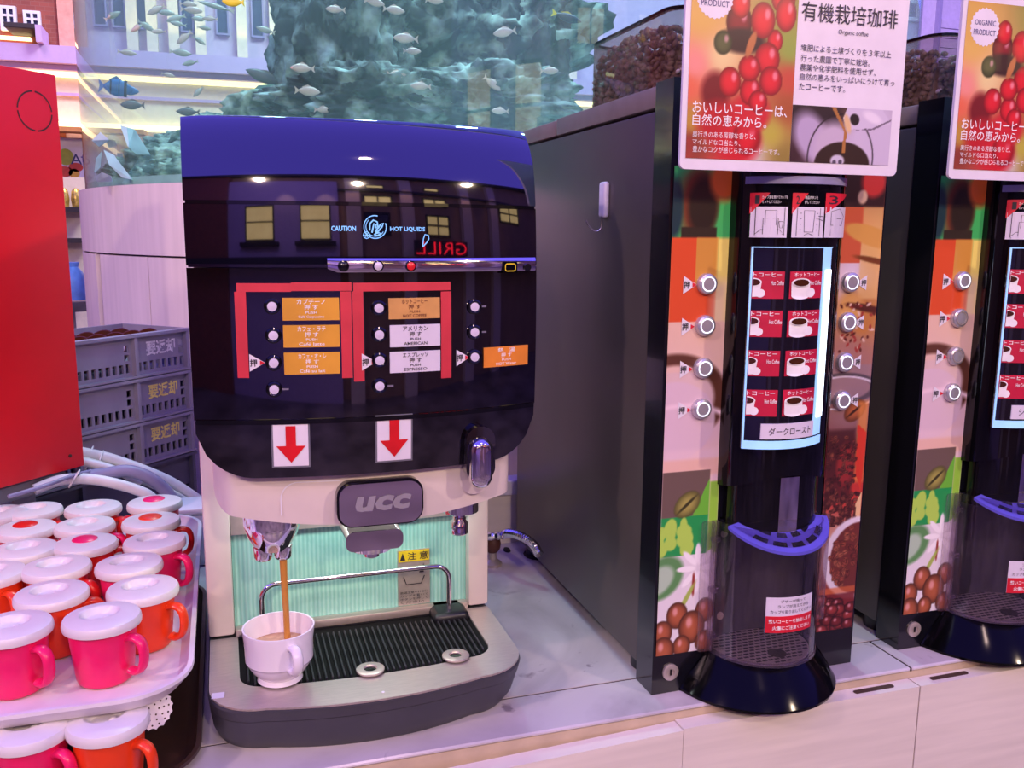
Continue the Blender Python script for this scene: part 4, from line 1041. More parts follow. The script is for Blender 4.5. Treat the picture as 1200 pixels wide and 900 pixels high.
p.poly([(.9, .24), (1, .26), (1, .32), (.85, .29)], (232, 190, 140)); p.ell(.95, .165, .85, .95, (226, 216, 226), .06); p.ell(1.0, .165, .72, .82, (110, 50, 44), .05)
for i in range(110):
    a, q = random.random()*6.3, math.sqrt(random.random())
    p.bean(.98+.68*q*math.cos(a), .165+.076*q*math.sin(a), .09, random.choice([(170, 84, 66), (140, 64, 54), (190, 106, 80)]), random.random()*180)
p.rect(0, 1, .085, .1, (216, 110, 60), .04, .7); p.rect(0, 1, 0, .085, (120, 40, 42), .04, .9)
for i in range(24): p.ball(random.random(), random.random()*.075, .17, random.choice([(150, 56, 54), (120, 40, 42)]), .13, hl=(-.2, .3), dark=.7)
p.build('picture_strip', dr, .7755, .056, DY-.0016)
# glossy centre column with an arched lower lip
CXW = .0790
def yC(x, z=0):
    u = min(1, abs(x-.6865)/CXW); return DY+.004-.056*(1-u**2.4)**(1/2.4)
def sC(off): return lambda x, z: (x, yC(x)-off, z)
def CCm(px, py):
    y = .90
    while y < 1.0:
        q = PY(px, py, y)
        if abs(q[0]-.6865) < CXW and y >= yC(q[0]): break
        y += .0002
    return float(q[0]), float(q[2])
def column(x0, x1, zlo, zhi, yf, th, nx, nz):
    g = G(); 
    xs = [(x0+x1)/2-(x1-x0)/2*math.cos(math.pi*i/nx) for i in range(nx+1)]
    fr, bk = [], []
    for x in xs:
        for j in range(nz+1):
            z = zlo(x)+(zhi-zlo(x))*j/nz; fr.append((x, yf(x), z)); bk.append((x, DY+.003, z))
    k = nz+1; n2 = len(fr); f = []
    for i in range(nx):
        for j in range(nz): a = i*k+j; f += [(a, a+k, a+k+1, a+1), (n2+a, n2+a+1, n2+a+k+1, n2+a+k)]
        a = i*k; f += [(a, n2+a, n2+a+k, a+k)]; a += nz; f += [(a, a+k, n2+a+k, n2+a)]
    g.add(fr+bk, f); return g
cl = column(.6075, .7655, lambda x: .305-.018*(abs(x-.6865)/CXW)**2, .785, yC, .02, 40, 8).build('column_cover', 'gloss_black', ds, True, 60)
def yN(x, z=0):
    u = min(1, abs(x-.6865)/.068); return DY+.004-.052*(1-u**2.4)**(1/2.4)
nzl = column(.6185, .7545, lambda x: .222, .303, yN, .02, 32, 3).build('nozzle_housing', 'gloss_black', ds, True, 60)
G().sheet(.672, .700, .2235, .3025, lambda x, z: yN(x)-.0012, .003, 6, 2).build('nozzle_strip', 'chrome', nzl, True)
G().rbox(.6145, .7565, 1.036, 1.043, .052, .24, .001).build('chamber_back', 'grille_dark', ds, True)
g = G(); g.loft([[(DX+.070*math.cos(R(a)), 1.0+.036*math.sin(R(a)), z) for a in range(0, 181, 9)] for z in (.0525, .239)], False, False); g.build('chamber_liner', 'grey_base', ds, True)
G().box(.6145, .7565, DY-.004, 1.043, .2355, .2375).build('chamber_roof', 'blackplastic', ds)
for x, z in ((.642, .205), (.642, .085), (.73, .205)):
    G().lathe([(.0055, 0), (.0055, -.0015), (.003, -.002), (0, -.0015)], (x, 1.0+.036*math.sqrt(max(0, 1-((x-DX)/.070)**2))-.001, z), 16, 'y').build('screw', 'steel', ds, True)
# clear hopper with beans
hx0, hx1, hy0, hy1, hz0, hz1 = .540, .826, 1.034, 1.306, .7925, .884
def ring_h(z, ins=0): return [(a, b, z) for a, b in rr(hx0+ins, hx1-ins, hy0+ins, hy1-ins, .028-ins*.5, 6)]
G().loft([ring_h(hz0), ring_h(hz1)], caps=False).build('bean_hopper', 'hopper_glass', ds, True, 50)
G().loft([ring_h(hz1), ring_h(hz1+.004), ring_h(hz1+.004, .006), ring_h(hz1, .006), ring_h(hz1)], caps=False).build('hopper_rim', 'gloss_black', ds, True, 30)
g = G()
base = G().sph((0, 0, 0), (.0062, .0042, .0032), 7, 5)
BV = np.array(base.v); BF = base.f
def addbean(q):
    M_ = np.array(Matrix.Rotation(random.random()*6.3, 3, 'Z')@Matrix.Rotation(random.random()*6.3, 3, 'X')@Matrix.Rotation(random.random()*6.3, 3, 'Y'))
    g.add((BV@M_.T+np.array(q)).tolist(), BF)
def fillz(x, y): return .866-.02*((y-1.17)/.14)**2-.012*math.sin(x*31)
for i in range(620):
    s_ = random.random(); 
    if i % 2: q = (hx0+.007, hy0+.012+random.random()*(hy1-hy0-.024), 0)
    else: q = (hx0+.012+random.random()*(hx1-hx0-.024), hy0+.007, 0)
    z = hz0+.005+random.random()*(fillz(q[0], q[1])-hz0-.006)
    addbean((q[0]+random.random()*.004, q[1]+random.random()*.004, z))
for i in range(420):
    x, y = hx0+.012+random.random()*(hx1-hx0-.024), hy0+.012+random.random()*(hy1-hy0-.024); addbean((x, y, fillz(x, y)))
bn = g.build('coffee_beans', 'beans', ds, True, 80); bn['kind'] = 'stuff'
G().loft([[(a, b, z) for a, b in rr(hx0+.012, hx1-.012, hy0+.012, hy1-.012, .02, 5)] for z in (hz0+.001, .845)]).build('bean_mass', 'beans', ds)
# lavender shelf tab under the poster
g = G(); zt = .680
pts = [(.6865+.078*math.cos(R(a)), DY-.002-.062*math.sin(R(a))) for a in range(0, 181, 12)]
g.prism(pts, zt-.009, zt, 'z'); g.build('poster_shelf', 'shelf_lavender', ds, True, 30)
# instruction cards
ic = column(.626, .7655, lambda x: .612, .664, lambda x: yC(x)-.0008, .002, 24, 2)
ic = G().sheet(*(lambda a, b: (a, b))(CCm(878, 250)[0], .7635), CCm(925, 280)[1], CCm(925, 226)[1], lambda x, z: yC(x)-.0014, .0012, 20, 2).build('instruction_strip', 'gloss_black', cl, True)
fC = sC(.0022); fC2 = sC(.0027)
gr, gw, gl_, gt = G(), G(), G(), G()
for i, (pa, pb, num) in enumerate(((878, 921, '1'), (928, 963, '2'), (967, 982, '3'))):
    xa, zt = CCm(pa, 226); xb, zb = CCm(pb, 280)
    if i == 2: xb = .7625
    w, h = xb-xa, zt-zb
    g = G(); wt = w*(.45 if i < 2 else .9)
    for k in range(8):
        a, b = k/8, (k+1)/8
        g.add([fC(xa+wt*a, zt), fC(xa+wt*a, zt-h*.46*(1-a)), fC(xa+wt*b, zt-h*.46*(1-b)), fC(xa+wt*b, zt)], [(0, 1, 2, 3)])
    g.build('red_corner', 'ink_red', ic)
    zi = zb+h*.70
    nseg = 6
    for k in range(nseg):
        a, b = xa+.001+(w-.002)*k/nseg, xa+.001+(w-.002)*(k+1)/nseg
        gw.add([fC(a, zb+.0015), fC(b, zb+.0015), fC(b, zi), fC(a, zi)], [(0, 1, 2, 3)])
    text(gt, num, xa+w*.1, xa+w*(.2 if i < 2 else .4), zt-h*.24, zt-h*.06, fC2)
    if i == 0:
        text(gl_, 'カップ扉を開けてカップを', xa+w*.25, xb-w*.05, zt-h*.13, zt-h*.06, fC2); text(gl_, 'セットしてください', xa+w*.25, xb-w*.25, zt-h*.23, zt-h*.16, fC2)
        L_ = [[(.12, .08), (.12, .68)], [(.88, .08), (.88, .68)], [(.35, .3), (.35, .62), (.65, .62), (.65, .3)], [(.3, .1), (.3, .45), (.7, .45), (.7, .1)], [(.12, .1), (.25, .2), (.75, .2), (.88, .1), (.12, .06)], [(.72, .38), (.75, .24), (.82, .24), (.85, .38), (.72, .38)]]
    elif i == 1:
        text(gl_, '商品ボタンを', xa+w*.35, xb-w*.25, zt-h*.13, zt-h*.06, fC2); text(gl_, '押してください', xa+w*.35, xb-w*.2, zt-h*.23, zt-h*.16, fC2)
        L_ = [[(.15, .06), (.15, .68)], [(.85, .06), (.85, .68)], [(.38, .15), (.35, .62), (.68, .62), (.65, .15), (.38, .15)], [(.38, .08), (.5, .12), (.65, .08)]]+[[(.24, .2+.12*q), (.28, .2+.12*q)] for q in range(4)]+[[(.74, .2+.12*q), (.78, .2+.12*q)] for q in range(4)]+[[(.8, .5), (.95, .5), (.95, .4), (.8, .44)]]
    else:
        L_ = [[(.2, .3), (.2, .6), (.5, .66), (.7, .5), (.6, .3), (.2, .3)], [(.2, .08), (.2, .2), (.9, .2), (.9, .08)], [(.4, .45), (.6, .45)]]
    for pts in L_: stroke(gt, [(xa+a*w, zb+b*h) for a, b in pts], .0006, fC2)
gw.build('picture_panel', 'label_white', ic); gt.build('line_drawing', 'ink_dark', ic); gl_.build('lettering', 'ink_white', ic)
# lit display: an edge-lit acrylic plate, bent less than the column behind it
def yC(x, z=0): return .9305+.020*((x-.668)/.0605)**2
zb = CCm(905, 526)[1]; xa, zt = CCm(881, 289); xb, _ = CCm(976, 300)
off = 0.0
dp = G().sheet(xa, xb, zb, zt, lambda x, z: yC(x)-off, .003, 24, 4).build('display_panel', 'screen_dark', ds, True)
er = .025
G().sheet(xb-er, xb-.0008, zb+.012, zt-.001, lambda x, z: yC(x)-off-.0006, .0012, 6, 6).build('light_bar', 'led_edge', dp, True)
G().sheet(xb-er*.72, xb-.004, zb+.035, zt-.028, lambda x, z: yC(x)-off-.0016, .0012, 4, 6).build('light_tube', 'led_white', dp, True)
G().sheet(xa, xa+.0014, zb, zt, lambda x, z: yC(x)-off-.0012, .002, 1, 4).build('lit_edge', 'led_edge', dp)
G().sheet(xa, xb, zt-.0012, zt, lambda x, z: yC(x)-off-.0012, .002, 16, 1).build('lit_edge', 'led_edge', dp)
G().sheet(xa, xb, zb-.0005, zb+.010, lambda x, z: yC(x)-off-.0012, .002, 16, 1).build('lit_edge', 'led_edge', dp)
fd = sC(off+.0008); fd2 = sC(off+.0018); fd3 = sC(off+.0023); fd4 = sC(off+.0028)
rows = [(318, 350), (364, 395), (411, 441), (457, 488)]
for i, (pt, pb) in enumerate(rows):
    for j in range(2):
        z1_, z0_ = CCm(900, pt)[1], CCm(900, pb)[1]
        a, b = (xa+.002, xa+.0375) if j == 0 else (xa+.0445, xb-er-.001)
        cdv = G().sheet(a, b, z0_, z1_, lambda x, z: yC(x)-off-.0008, .0006, 5, 1).build('menu_card', 'card_red', dp)
        w, h = b-a, z1_-z0_; g = G()
        text(g, 'ホットコーヒー' if j else 'トコーヒー', a+(.1*w if j else 0), b-.12*w, z0_+h*.8, z0_+h*.96, fd2, .01)
        cx_ = a+(.3*w if j else -.0*w); ez = z0_+.60*h; er_ = .27*w if j else .26*w
        g2 = G()
        if j:
            body = [(cx_-er_, ez)]+[(cx_+er_*.95*math.cos(R(t)), z0_+.1*h+(.12*h)*math.sin(R(t))) for t in range(180, 361, 20)]+[(cx_+er_, ez)]
            g.add([fd2(*q) for q in body], [tuple(range(len(body)))])
            g.add([fd2(*q) for q in arc(cx_+er_*1.1, z0_+.22*h, er_*.55, 0, 360, 14, .18*h)[:-1]], [tuple(range(14))])
            g.add([fd3(*q) for q in arc(cx_, ez, er_, 0, 360, 18, .16*h)[:-1]], [tuple(range(18))])
            g2.add([fd4(*q) for q in arc(cx_, ez-.01*h, er_*.82, 0, 360, 18, .125*h)[:-1]], [tuple(range(18))])
        else:
            body = [(a, z0_+.06*h), (a+er_*.8, z0_+.08*h), (a+er_, ez), (a, ez)]
            g.add([fd2(*q) for q in body], [(0, 1, 2, 3)]); hb = [(a, ez-.16*h)]+[(a+er_*math.cos(R(t)), ez+.16*h*math.sin(R(t))) for t in range(-80, 81, 20)]+[(a, ez+.16*h)]
            g.add([fd3(*q) for q in hb], [tuple(range(len(hb)))]); hb = [(a, ez-.12*h)]+[(a+er_*.8*math.cos(R(t)), ez+.12*h*math.sin(R(t))) for t in range(-80, 81, 20)]+[(a, ez+.12*h)]
            g2.add([fd4(*q) for q in hb], [tuple(range(len(hb)))])
            g.add([fd2(*q) for q in arc(a+er_*.9, z0_+.2*h, er_*.55, 0, 360, 14, .16*h)[:-1]], [tuple(range(14))])
        text(g, 'Hot Coffee', a+w*.55, b-.03*w, z0_+.5*h, z0_+.66*h, fd2, .01)
        g.build('cup_picture', 'ink_white', cdv); g2.build('printed_coffee', 'coffee_dark', cdv)
za, zb2 = CCm(920, 496)[1], CCm(920, 514)[1]
nl = G().sheet(CCm(890, 505)[0], CCm(951, 505)[0], zb2, za, lambda x, z: yC(x)-off-.0025, .0012, 10, 1).build('roast_label', 'label_white', dp)
x0_, x1_ = CCm(890, 505)[0], CCm(951, 505)[0]
def roast(t, parent, dx=0):
    g = G(); text(g, t, x0_+.009, x1_-.006, zb2+.005, za-.005, sC(off+.0029)); return g.build('lettering', 'ink_dark', parent)
rl = roast('ダークロースト', nl)
# push buttons on the strips
bl = [(829, 333), (826, 382), (823, 432), (820, 480)]; br = [(994, 331), (991, 378), (988, 425), (984, 470)]
LIT = []
def fd_flat(off): return lambda x, z: (x, DY-.0018-off, z)
for k, (px, py) in enumerate(bl+br):
    q = PY(px, py, DY-.008); x, z = (.578 if k < 4 else .7925), q[2]
    b_ = G().lathe([(.0135, 0), (.0135, -.004), (.0125, -.006), (.0098, -.0075), (.0098, -.006)], (x, DY-.0018, z), 28, 'y').build('drink_button', 'button_steel', ds, True, 30)
    G().lathe([(.0096, -.0065), (.0094, -.0078), (.0080, -.0078), (.0079, -.0065)], (x, DY-.0018, z), 28, 'y', caps=False).build('ring_light', 'led_ring', b_, True)
    G().lathe([(.0078, -.006), (.0078, -.0074), (0, -.0076)], (x, DY-.0018, z), 24, 'y').build('button_cap', 'button_steel', b_, True)
    tri(ds, x-.0245 if k < 4 else x+.0205, z-.001, .0112 if k < 4 else .0100, .0006, 1 if k < 4 else -1, fd_flat)
# lock
q = PY(785, 787, DY); G().lathe([(.0115, .001), (.0115, -.003), (.009, -.004), (.0055, -.004), (.005, -.002), (0, -.002)], (q[0], DY, q[2]), 24, 'y').build('door_lock', 'steel', ds, True)
G().box(q[0]-.001, q[0]+.001, DY-.0035, DY-.002, q[2]-.004, q[2]+.004).build('key_slot', 'gloss_black', ds)
# cup chamber: flared base, grid floor, clear door, violet vent lip
CYc = 1.0
g = G(); rings = []
for r_, z in ((.119, .0), (.120, .004), (.103, .028), (.088, .046), (.084, .052), (.070, .052)):
    rings.append([(DX+r_*math.cos(R(180+180*i/40))*1.0, min(DY+.0, 1.02+r_*math.sin(R(180+180*i/40))*(1 if z < .03 else .95)), z) for i in range(41)])
g.loft(rings, True, False); g.build('flared_base', 'cone_black', ds, True, 30)
g = G(); g.prism([(DX+.069*math.cos(R(360*i/40)), CYc+(.071 if i > 20 else .035)*math.sin(R(360*i/40))) for i in range(40)], .0522, .0545, 'z'); fp = g.build('grid_floor', 'steel', ds)
g = G()
for i in range(-7, 8):
    for j in range(13):
        x, y = DX+i*.0092+(.0046 if j % 2 else 0), 1.030-j*.0078
        if ((x-DX)/.066)**2+((y-CYc)/(.066 if y < CYc else .034))**2 < 1: g.box(x-.0034, x+.0034, y-.0016, y+.0016, .0546, .0549)
g.build('grid_holes', 'grille_dark', fp)
G().lathe([(.0125, .0549), (.0125, .0555), (0, .0555)], (DX+.005, .958, 0), 20).build('floor_drain', 'grille_dark', fp)
def door_arc(r_, z0_, z1_, a0, a1, th, name, mat, par, sm=True):
    n_ = 30; ro, ri = [], []
    g = G(); pts = [(DX+r_*math.cos(R(a0+(a1-a0)*i/n_)), CYc+r_*math.sin(R(a0+(a1-a0)*i/n_))) for i in range(n_+1)]
    pi = [(DX+(r_-th)*math.cos(R(a0+(a1-a0)*i/n_)), CYc+(r_-th)*math.sin(R(a0+(a1-a0)*i/n_))) for i in range(n_+1)]
    g.prism(pts+pi[::-1], z0_, z1_, 'z'); return g.build(name, mat, par, sm, 40)
cdo = door_arc(.0775, .0535, .238, 186, 352, .0022, 'clear_door', 'clear_plastic', ds)
door_arc(.0785, .0530, .0575, 184, 356, .004, 'door_lower_edge', 'frosted_plastic', cdo)
G().tube([(DX-.079, CYc-.008, .056), (DX-.079, CYc-.008, .238)], .0045, 10).build('hinge_rod', 'frosted_plastic', cdo, True)
G().rbox(DX-.098, DX-.080, DY-.010, DY-.001, .056, .238, .003).build('hinge_plate', 'frosted_plastic', cdo, True)
G().rbox(DX+.078, DX+.090, DY-.022, DY-.012, .085, .236, .003).build('door_flange', 'frosted_plastic', cdo, True)
for z in (.075, .14, .21): G().rbox(DX-.086, DX-.074, CYc-.018, CYc-.008, z, z+.008, .002).build('hinge_knuckle', 'frosted_plastic', cdo, True)
# violet vent: a crescent plate with slots, sloping down to the front
def vz(y): return .243-.030*max(0, min(1, (.975-y)/.06))
g = G(); angs = list(range(196, 345, 4))
def vrow(t, dz): return [(DX+(.030+.045*t)*1.05*math.cos(R(a)), .985+(.030+.040*t)*math.sin(R(a)), vz(.985+(.030+.040*t)*math.sin(R(a)))+dz) for a in angs]
g.loft([vrow(t, 0) for t in (0, .25, .5, .75, 1)]+[vrow(t, -.004) for t in (1, .5, 0)]+[vrow(0, 0)], False, False); vt = g.build('vent_plate', 'purple_plastic', ds, True, 40)
for t0, lst in ((.35, (225, 250, 275, 300)), (.72, (222, 244, 266, 288, 308))):
    for a in lst:
        pts = [(DX+(.030+.045*(t0+d))*1.05*math.cos(R(a+e)), .985+(.030+.040*(t0+d))*math.sin(R(a+e))) for d, e in ((-.09, 0), (-.09, 8), (-.09, 16), (.09, 15), (.09, 8), (.09, -1))]
        G().add([(x, y, vz(y)+.0006) for x, y in pts], [(0, 1, 4, 5), (1, 2, 3, 4)]).build('vent_slot', 'gloss_black', vt)
# warning sticker on the clear door
def sW(off): return lambda x, z: (x, CYc-math.sqrt(max(0, (.0775+off)**2-(x-DX)**2)), z)
def WW(px, py):
    y = .93
    for _ in range(6): q = PY(px, py, y); y = sW(0)(q[0], 0)[1]
    return float(q[0]), float(q[2])
xa, z1_ = WW(898, 700); xb, _ = WW(951, 700); z0_ = WW(922, 741)[1]
fw_ = lambda x, z: sW(.0006)(x, z)[1]
ws = G().sheet(xa, xb, z0_, z1_, fw_, .0005, 10, 2).build('warning_sticker', 'label_white', cdo)
h = z1_-z0_; w = xb-xa
G().sheet(xa, xb, z0_, z0_+.47*h, lambda x, z: sW(.0009)(x, z)[1], .0003, 10, 1).build('warning_band', 'ink_red', ws)
g = G(); f_ = sW(.0012)
text(g, 'ブザーが鳴って', xa+.25*w, xb-.2*w, z0_+.85*h, z0_+.94*h, f_); text(g, 'ランプが消えてから', xa+.2*w, xb-.12*w, z0_+.70*h, z0_+.8*h, f_); text(g, 'カップを取り出してください', xa+.07*w, xb-.03*w, z0_+.55*h, z0_+.65*h, f_); g.build('lettering', 'ink_dark', ws)
g = G(); text(g, '熱いコーヒーを抽出します', xa+.05*w, xb-.03*w, z0_+.27*h, z0_+.39*h, f_, .015); text(g, '火傷にご注意ください', xa+.12*w, xb-.06*w, z0_+.08*h, z0_+.2*h, f_, .015); g.build('lettering', 'ink_white', ws)

# second dispenser
D2 = Vector((PZ(1052, 762, 0)[0]-XA, PZ(1052, 762, 0)[1]-DY, 0))
ds2 = copy_tree(ds); ds2.location = ds.location+D2
ds2['label'] = 'black coffee dispenser cut off by the right edge of the view'
for a in ds2.children:
    for b in a.children_recursive:
        if b.name.startswith('roast_label'):
            for l in b.children:
                l.data = l.data.copy()
                g = G(); text(g, 'シティロースト', x0_+.009, x1_-.006, zb2+.005, za-.005, sC(off+.0029))
                me = bpy.data.meshes.new('lettering'); w_ = ds.location
                me.from_pydata([(q[0]-w_[0], q[1]-w_[1], q[2]-w_[2]) for q in g.v], [], g.f); me.materials.append(MATS['ink_dark']); l.data = me
# two of its ring lights are off
offs = 0
for c_ in ds2.children:
    if c_.name.startswith('drink_button'):
        offs += 1
        if offs in (2, 3):
            for r_ in c_.children:
                if r_.name.startswith('ring_light'): r_.data = r_.data.copy(); r_.data.materials[0] = MATS['steel']

# adhesive hook on the dispenser side
hk = thing('wall_hook', 'white adhesive hook with wire arm on the grey dispenser side', 'hook', (XA, 1.19, .64))
def sx_(px, py):
    r = ray(px, py); q = CC+r*((XA-.004-CC[0])/r[0]); return q
a, b = sx_(708, 213), sx_(709, 255)
G().rbox(XA-.008, XA+.001, a[1]-.0105, a[1]+.0105, b[2], a[2], .004, 3).build('hook_plate', 'hook_white', hk, True)
P = curve([(XA-.006, a[1], b[2]+.004), (XA-.007, a[1], b[2]-.014), (XA-.014, a[1]+.002, b[2]-.019), (XA-.024, a[1]+.004, b[2]-.012), (XA-.028, a[1]+.005, b[2]-.004)], 5)
G().tube(P, .0012, 8).build('wire_arm', 'wire', hk, True, 60)

# ------------------------------------------------------------------ posters
SYp = .930
def sp2(px, py): q = PY(px, py, SYp); return q[0], q[2]
xa, zb = sp2(796.5, 192); xb, zr = sp2(1050, 206)
zb = (zb+zr)/2-.003
zt = zb+.2265
ps = thing('poster_sign', 'organic coffee poster on the dispenser with the white hook', 'poster', ((xa+xb)/2, SYp, zb), 'organic coffee posters')
G().prism(rr(xa, xb, zb, zt, .007), SYp, SYp+.004).build('poster_card', 'card_white', ps)
fp_ = lambda x, z: (x, SYp-.0010, z)
def pz(px, py): a, b = sp2(px, py); return a, b
pxa, pza = pz(803, 185); pxb, _ = pz(930, 100); ptop = zt-.010
wq, hq = pxb-pxa, ptop-pza
p = Pic(wq, hq)
def uv(px, py): a, b = pz(px, py); return (a-pxa)/wq, (b-pza)/hq
def U(px): return px/128.
p.grad([(.05, .95, (214, 170, 80)), (.1, .75, (222, 180, 90)), (.05, .5, (240, 150, 140)), (.3, .55, (236, 214, 150)), (.0, .38, (230, 110, 80)), (.05, .2, (190, 150, 60)), (.05, .08, (140, 60, 50)), (.95, .62, (150, 170, 70)), (.95, .45, (200, 80, 60)), (.95, .3, (170, 90, 50)), (.8, .15, (190, 180, 70)), (.95, .02, (150, 130, 60)), (.62, .05, (210, 210, 200)), (.4, .2, (190, 40, 44)), (.4, .08, (200, 36, 44)), (.85, .95, (150, 150, 70))], 3)
p.ell(.25, .36, .13, .16, (120, 26, 34), .5); p.ell(.3, .2, .2, .16, (190, 34, 44), .6); p.ell(.5, .1, .2, .18, (206, 36, 48), .5)
u, v = uv(875, 161); p.ball(u, v, .13, (222, 36, 50), .14, soft=.3)
u, v = uv(880, 132); p.ell(u, v, .18, .16, (206, 40, 52), .4)
u, v = uv(866, 26); p.ball(u, v, .12, (140, 30, 42), .15)
u, v = uv(870, 48); p.ell(u, v, .22, .1, (60, 34, 34), .4)
u, v = uv(847, 50); p.ball(u, v, .085, (92, 96, 56), .095, soft=.15)
for px, py, r_, q_ in ((868, 5, .09, .11), (918, -4, .12, .14), (921, 17, .1, .14), (908, 48, .075, .09), (894, 24, .115, .145), (899, 69, .12, .13), (903, 95, .11, .12), (879, 107, .1, .115), (878, 80, .105, .105), (855, 96, .105, .12), (888, 119, .09, .09)):
    u, v = uv(px, py); p.ball(u, v, r_, (226, 38, 52), q_, soft=.06)
u, v = uv(880, 52); p.ell(u, v, .035, .11, (190, 120, 70), .3, -20)
p.build('berry_picture', ps, pxa, pza, SYp-.0006)
# badge
bx, bz = pz(838, -3); br_ = .0225
g = G(); g.add([(bx+(br_+.0009*math.cos(24*t))*math.cos(t), SYp-.0009, bz+(br_+.0009*math.cos(24*t))*math.sin(t)) for t in [2*math.pi*i/96 for i in range(96)]], [tuple(range(96))]); bd = g.build('round_badge', 'card_white', ps)
g = G(); text(g, 'ORGANIC', bx-.0165, bx+.0165, bz+.002, bz+.0085, lambda x, z: (x, SYp-.0013, z)); text(g, 'PRODUCT', bx-.0175, bx+.0175, bz-.0095, bz-.003, lambda x, z: (x, SYp-.0013, z)); g.build('lettering', 'ink_navy', bd)
def line(g, t, pxl, pxr, pym, hpx, fn, bold=0):
    xl, _ = pz(pxl, pym); xr, _ = pz(pxr, pym); z = pz((pxl+pxr)/2, pym)[1]; hh = hpx*.00103
    text(g, t, xl, xr, z-hh/2, z+hh/2, fn, bold)
g = G()
line(g, 'おいしいコーヒーは、', 811, 922, 128, 12.5, fp_, .006); line(g, '自然の恵みから。', 811, 898, 142, 12.5, fp_, .006)
line(g, '奥行きのある芳醇な香りと、', 811, 885, 158.5, 6.6, fp_); line(g, 'マイルドな口当たり、', 811, 867, 167, 6.2, fp_); line(g, '豊かなコクが感じられるコーヒーです。', 811, 913, 176.5, 6.6, fp_)
g.build('slogan_lettering', 'ink_white', ps)
g = G()
line(g, '有機栽培珈琲', 939, 1052, 18, 21, fp_, .0); line(g, 'Organic coffee', 982, 1017, 39.5, 6.5, fp_)
line(g, '堆肥による土壌づくりを３年以上', 938, 1044, 60, 7.6, fp_); line(g, '行った農園で丁寧に栽培。', 938, 1019, 71, 7.6, fp_); line(g, '農薬や化学肥料を使用せず、', 937, 1026, 82, 7.6, fp_); line(g, '自然の恵みをいっぱいにうけて育っ', 937, 1048, 93.5, 7.6, fp_); line(g, 'たコーヒーです。', 936, 990, 103, 7.6, fp_)
g.build('text_lettering', 'ink_dark', ps)
# pouring picture
qxa, qza = pz(925, 189); qxb, _ = pz(1043, 160); _, qzt = pz(985, 126)
qza = pza; w, h = qxb-qxa, qzt-qza
p = Pic(w, h, .0011)
p.grad([(.0, .9, (40, 28, 32)), (.3, .9, (52, 36, 36)), (.0, .1, (60, 36, 40)), (.25, .5, (190, 172, 196)), (.5, .85, (110, 76, 64)), (.8, .9, (206, 196, 218)), (.95, .4, (206, 194, 214)), (.6, .4, (196, 178, 196))], 3)
p.rect(0, .5, .55, 1.05, (46, 34, 38), .15); p.ell(.2, .45, .15, .22, (186, 170, 200), .5, 35); p.ell(.42, .3, .2, .2, (200, 184, 204), .5); p.ell(.82, .3, .26, .34, (206, 194, 216), .5)
p.ring(.5, .1, .33, .36, .018, (40, 30, 34), .03); p.ell(.52, -.02, .28, .19, (52, 36, 28), .06); p.ell(.47, .05, .07, .05, (206, 200, 216), .3); p.ell(.50, .03, .02, .02, (90, 80, 96), .4); p.ell(.44, .02, .02, .02, (90, 80, 96), .4)
p.poly([(.38, 1), (.42, 1), (.55, .56), (.54, .2), (.51, .2), (.52, .58)], (176, 120, 60)); p.poly([(.54, 1), (.9, 1), (1, .75), (.75, .65), (.57, .62), (.5, .8)], (212, 202, 222)); p.ell(.62, .80, .05, .045, (40, 32, 34), .2, -35); p.ell(.55, .72, .03, .08, (226, 192, 140), .5, 20); p.ell(.8, .85, .1, .04, (236, 228, 240), .6, -20)
p.poly([(.6, .60), (.8, .655), (1, .84), (1, .81), (.82, .63)], (120, 106, 126))
p.build('pouring_picture', ps, qxa, qza, SYp-.0006)
ps2 = copy_tree(ps); q = PY(1110.5, 215, SYp+.012); ps2.location = ps.location+Vector((q[0]-xa, .012, D2.z)); ps2['label'] = 'organic coffee poster cut off by the right edge of the view'

# ================================================================== LIDDED MUGS ON TRAYS
ZL = .180            # lid top of the upper mugs
MH = .0790           # mug height with lid
def rtray(name, label, x0, x1, y0, y1, z, hgt, lip, rad, mat):
    t = thing(name, label, 'tray', ((x0+x1)/2, (y0+y1)/2, z))
    def rg(ins, zz): return [(a, b, zz) for a, b in rr(x0+ins, x1-ins, y0+ins, y1-ins, max(.01, rad-ins), 8)]
    G().loft([rg(.014, z), rg(.004, z+hgt*.7), rg(0, z+hgt), rg(.0005, z+hgt+lip), rg(.006, z+hgt+lip), rg(.010, z+hgt*.7), rg(.018, z+.004)]).build('tray_body', mat, t, True, 40)
    return t
ZT = ZL-MH-.0045
rtray('serving_tray', 'white plastic tray full of lidded mugs resting on lower mugs', -.56, -.050, .962, 1.625, ZT, .016, .004, .075, 'tray_white')
rtray('brown_tray', 'dark brown tray on the marble below the white tray', -.60, -.046, .960, 1.56, .0005, .012, .004, .075, 'tray_brown')
def lid_mesh(style):
    g = G(); rings = []; nseg, nr = 48, 22
    top = .0875; rb = .0465
    for r_, z in ((.0425, .0735), (.0462, .0735), (.0468, .077), (.0462, .0815)): rings.append([(r_*math.cos(2*math.pi*i/nseg), r_*math.sin(2*math.pi*i/nseg), z) for i in range(nseg)])
    for k in range(nr):
        r_ = .0445*(1-k/nr); ring = []
        for i in range(nseg):
            a = 2*math.pi*i/nseg; x, y = r_*math.cos(a), r_*math.sin(a)
            z = top-.003*(r_/.0445)**4
            if style == 'bowl':
                d = math.hypot((x+.002)/.023, (y-.006)/.0195); z -= .0085*max(0, min(1, (1-d)/.22))
                d2 = math.hypot(x-.006, y-.004)/.0055; z += .003*max(0, min(1, (1-d2)/.5))
            ring.append((x, y, z))
        rings.append(ring)
    g.loft(rings); return g
LID = {}
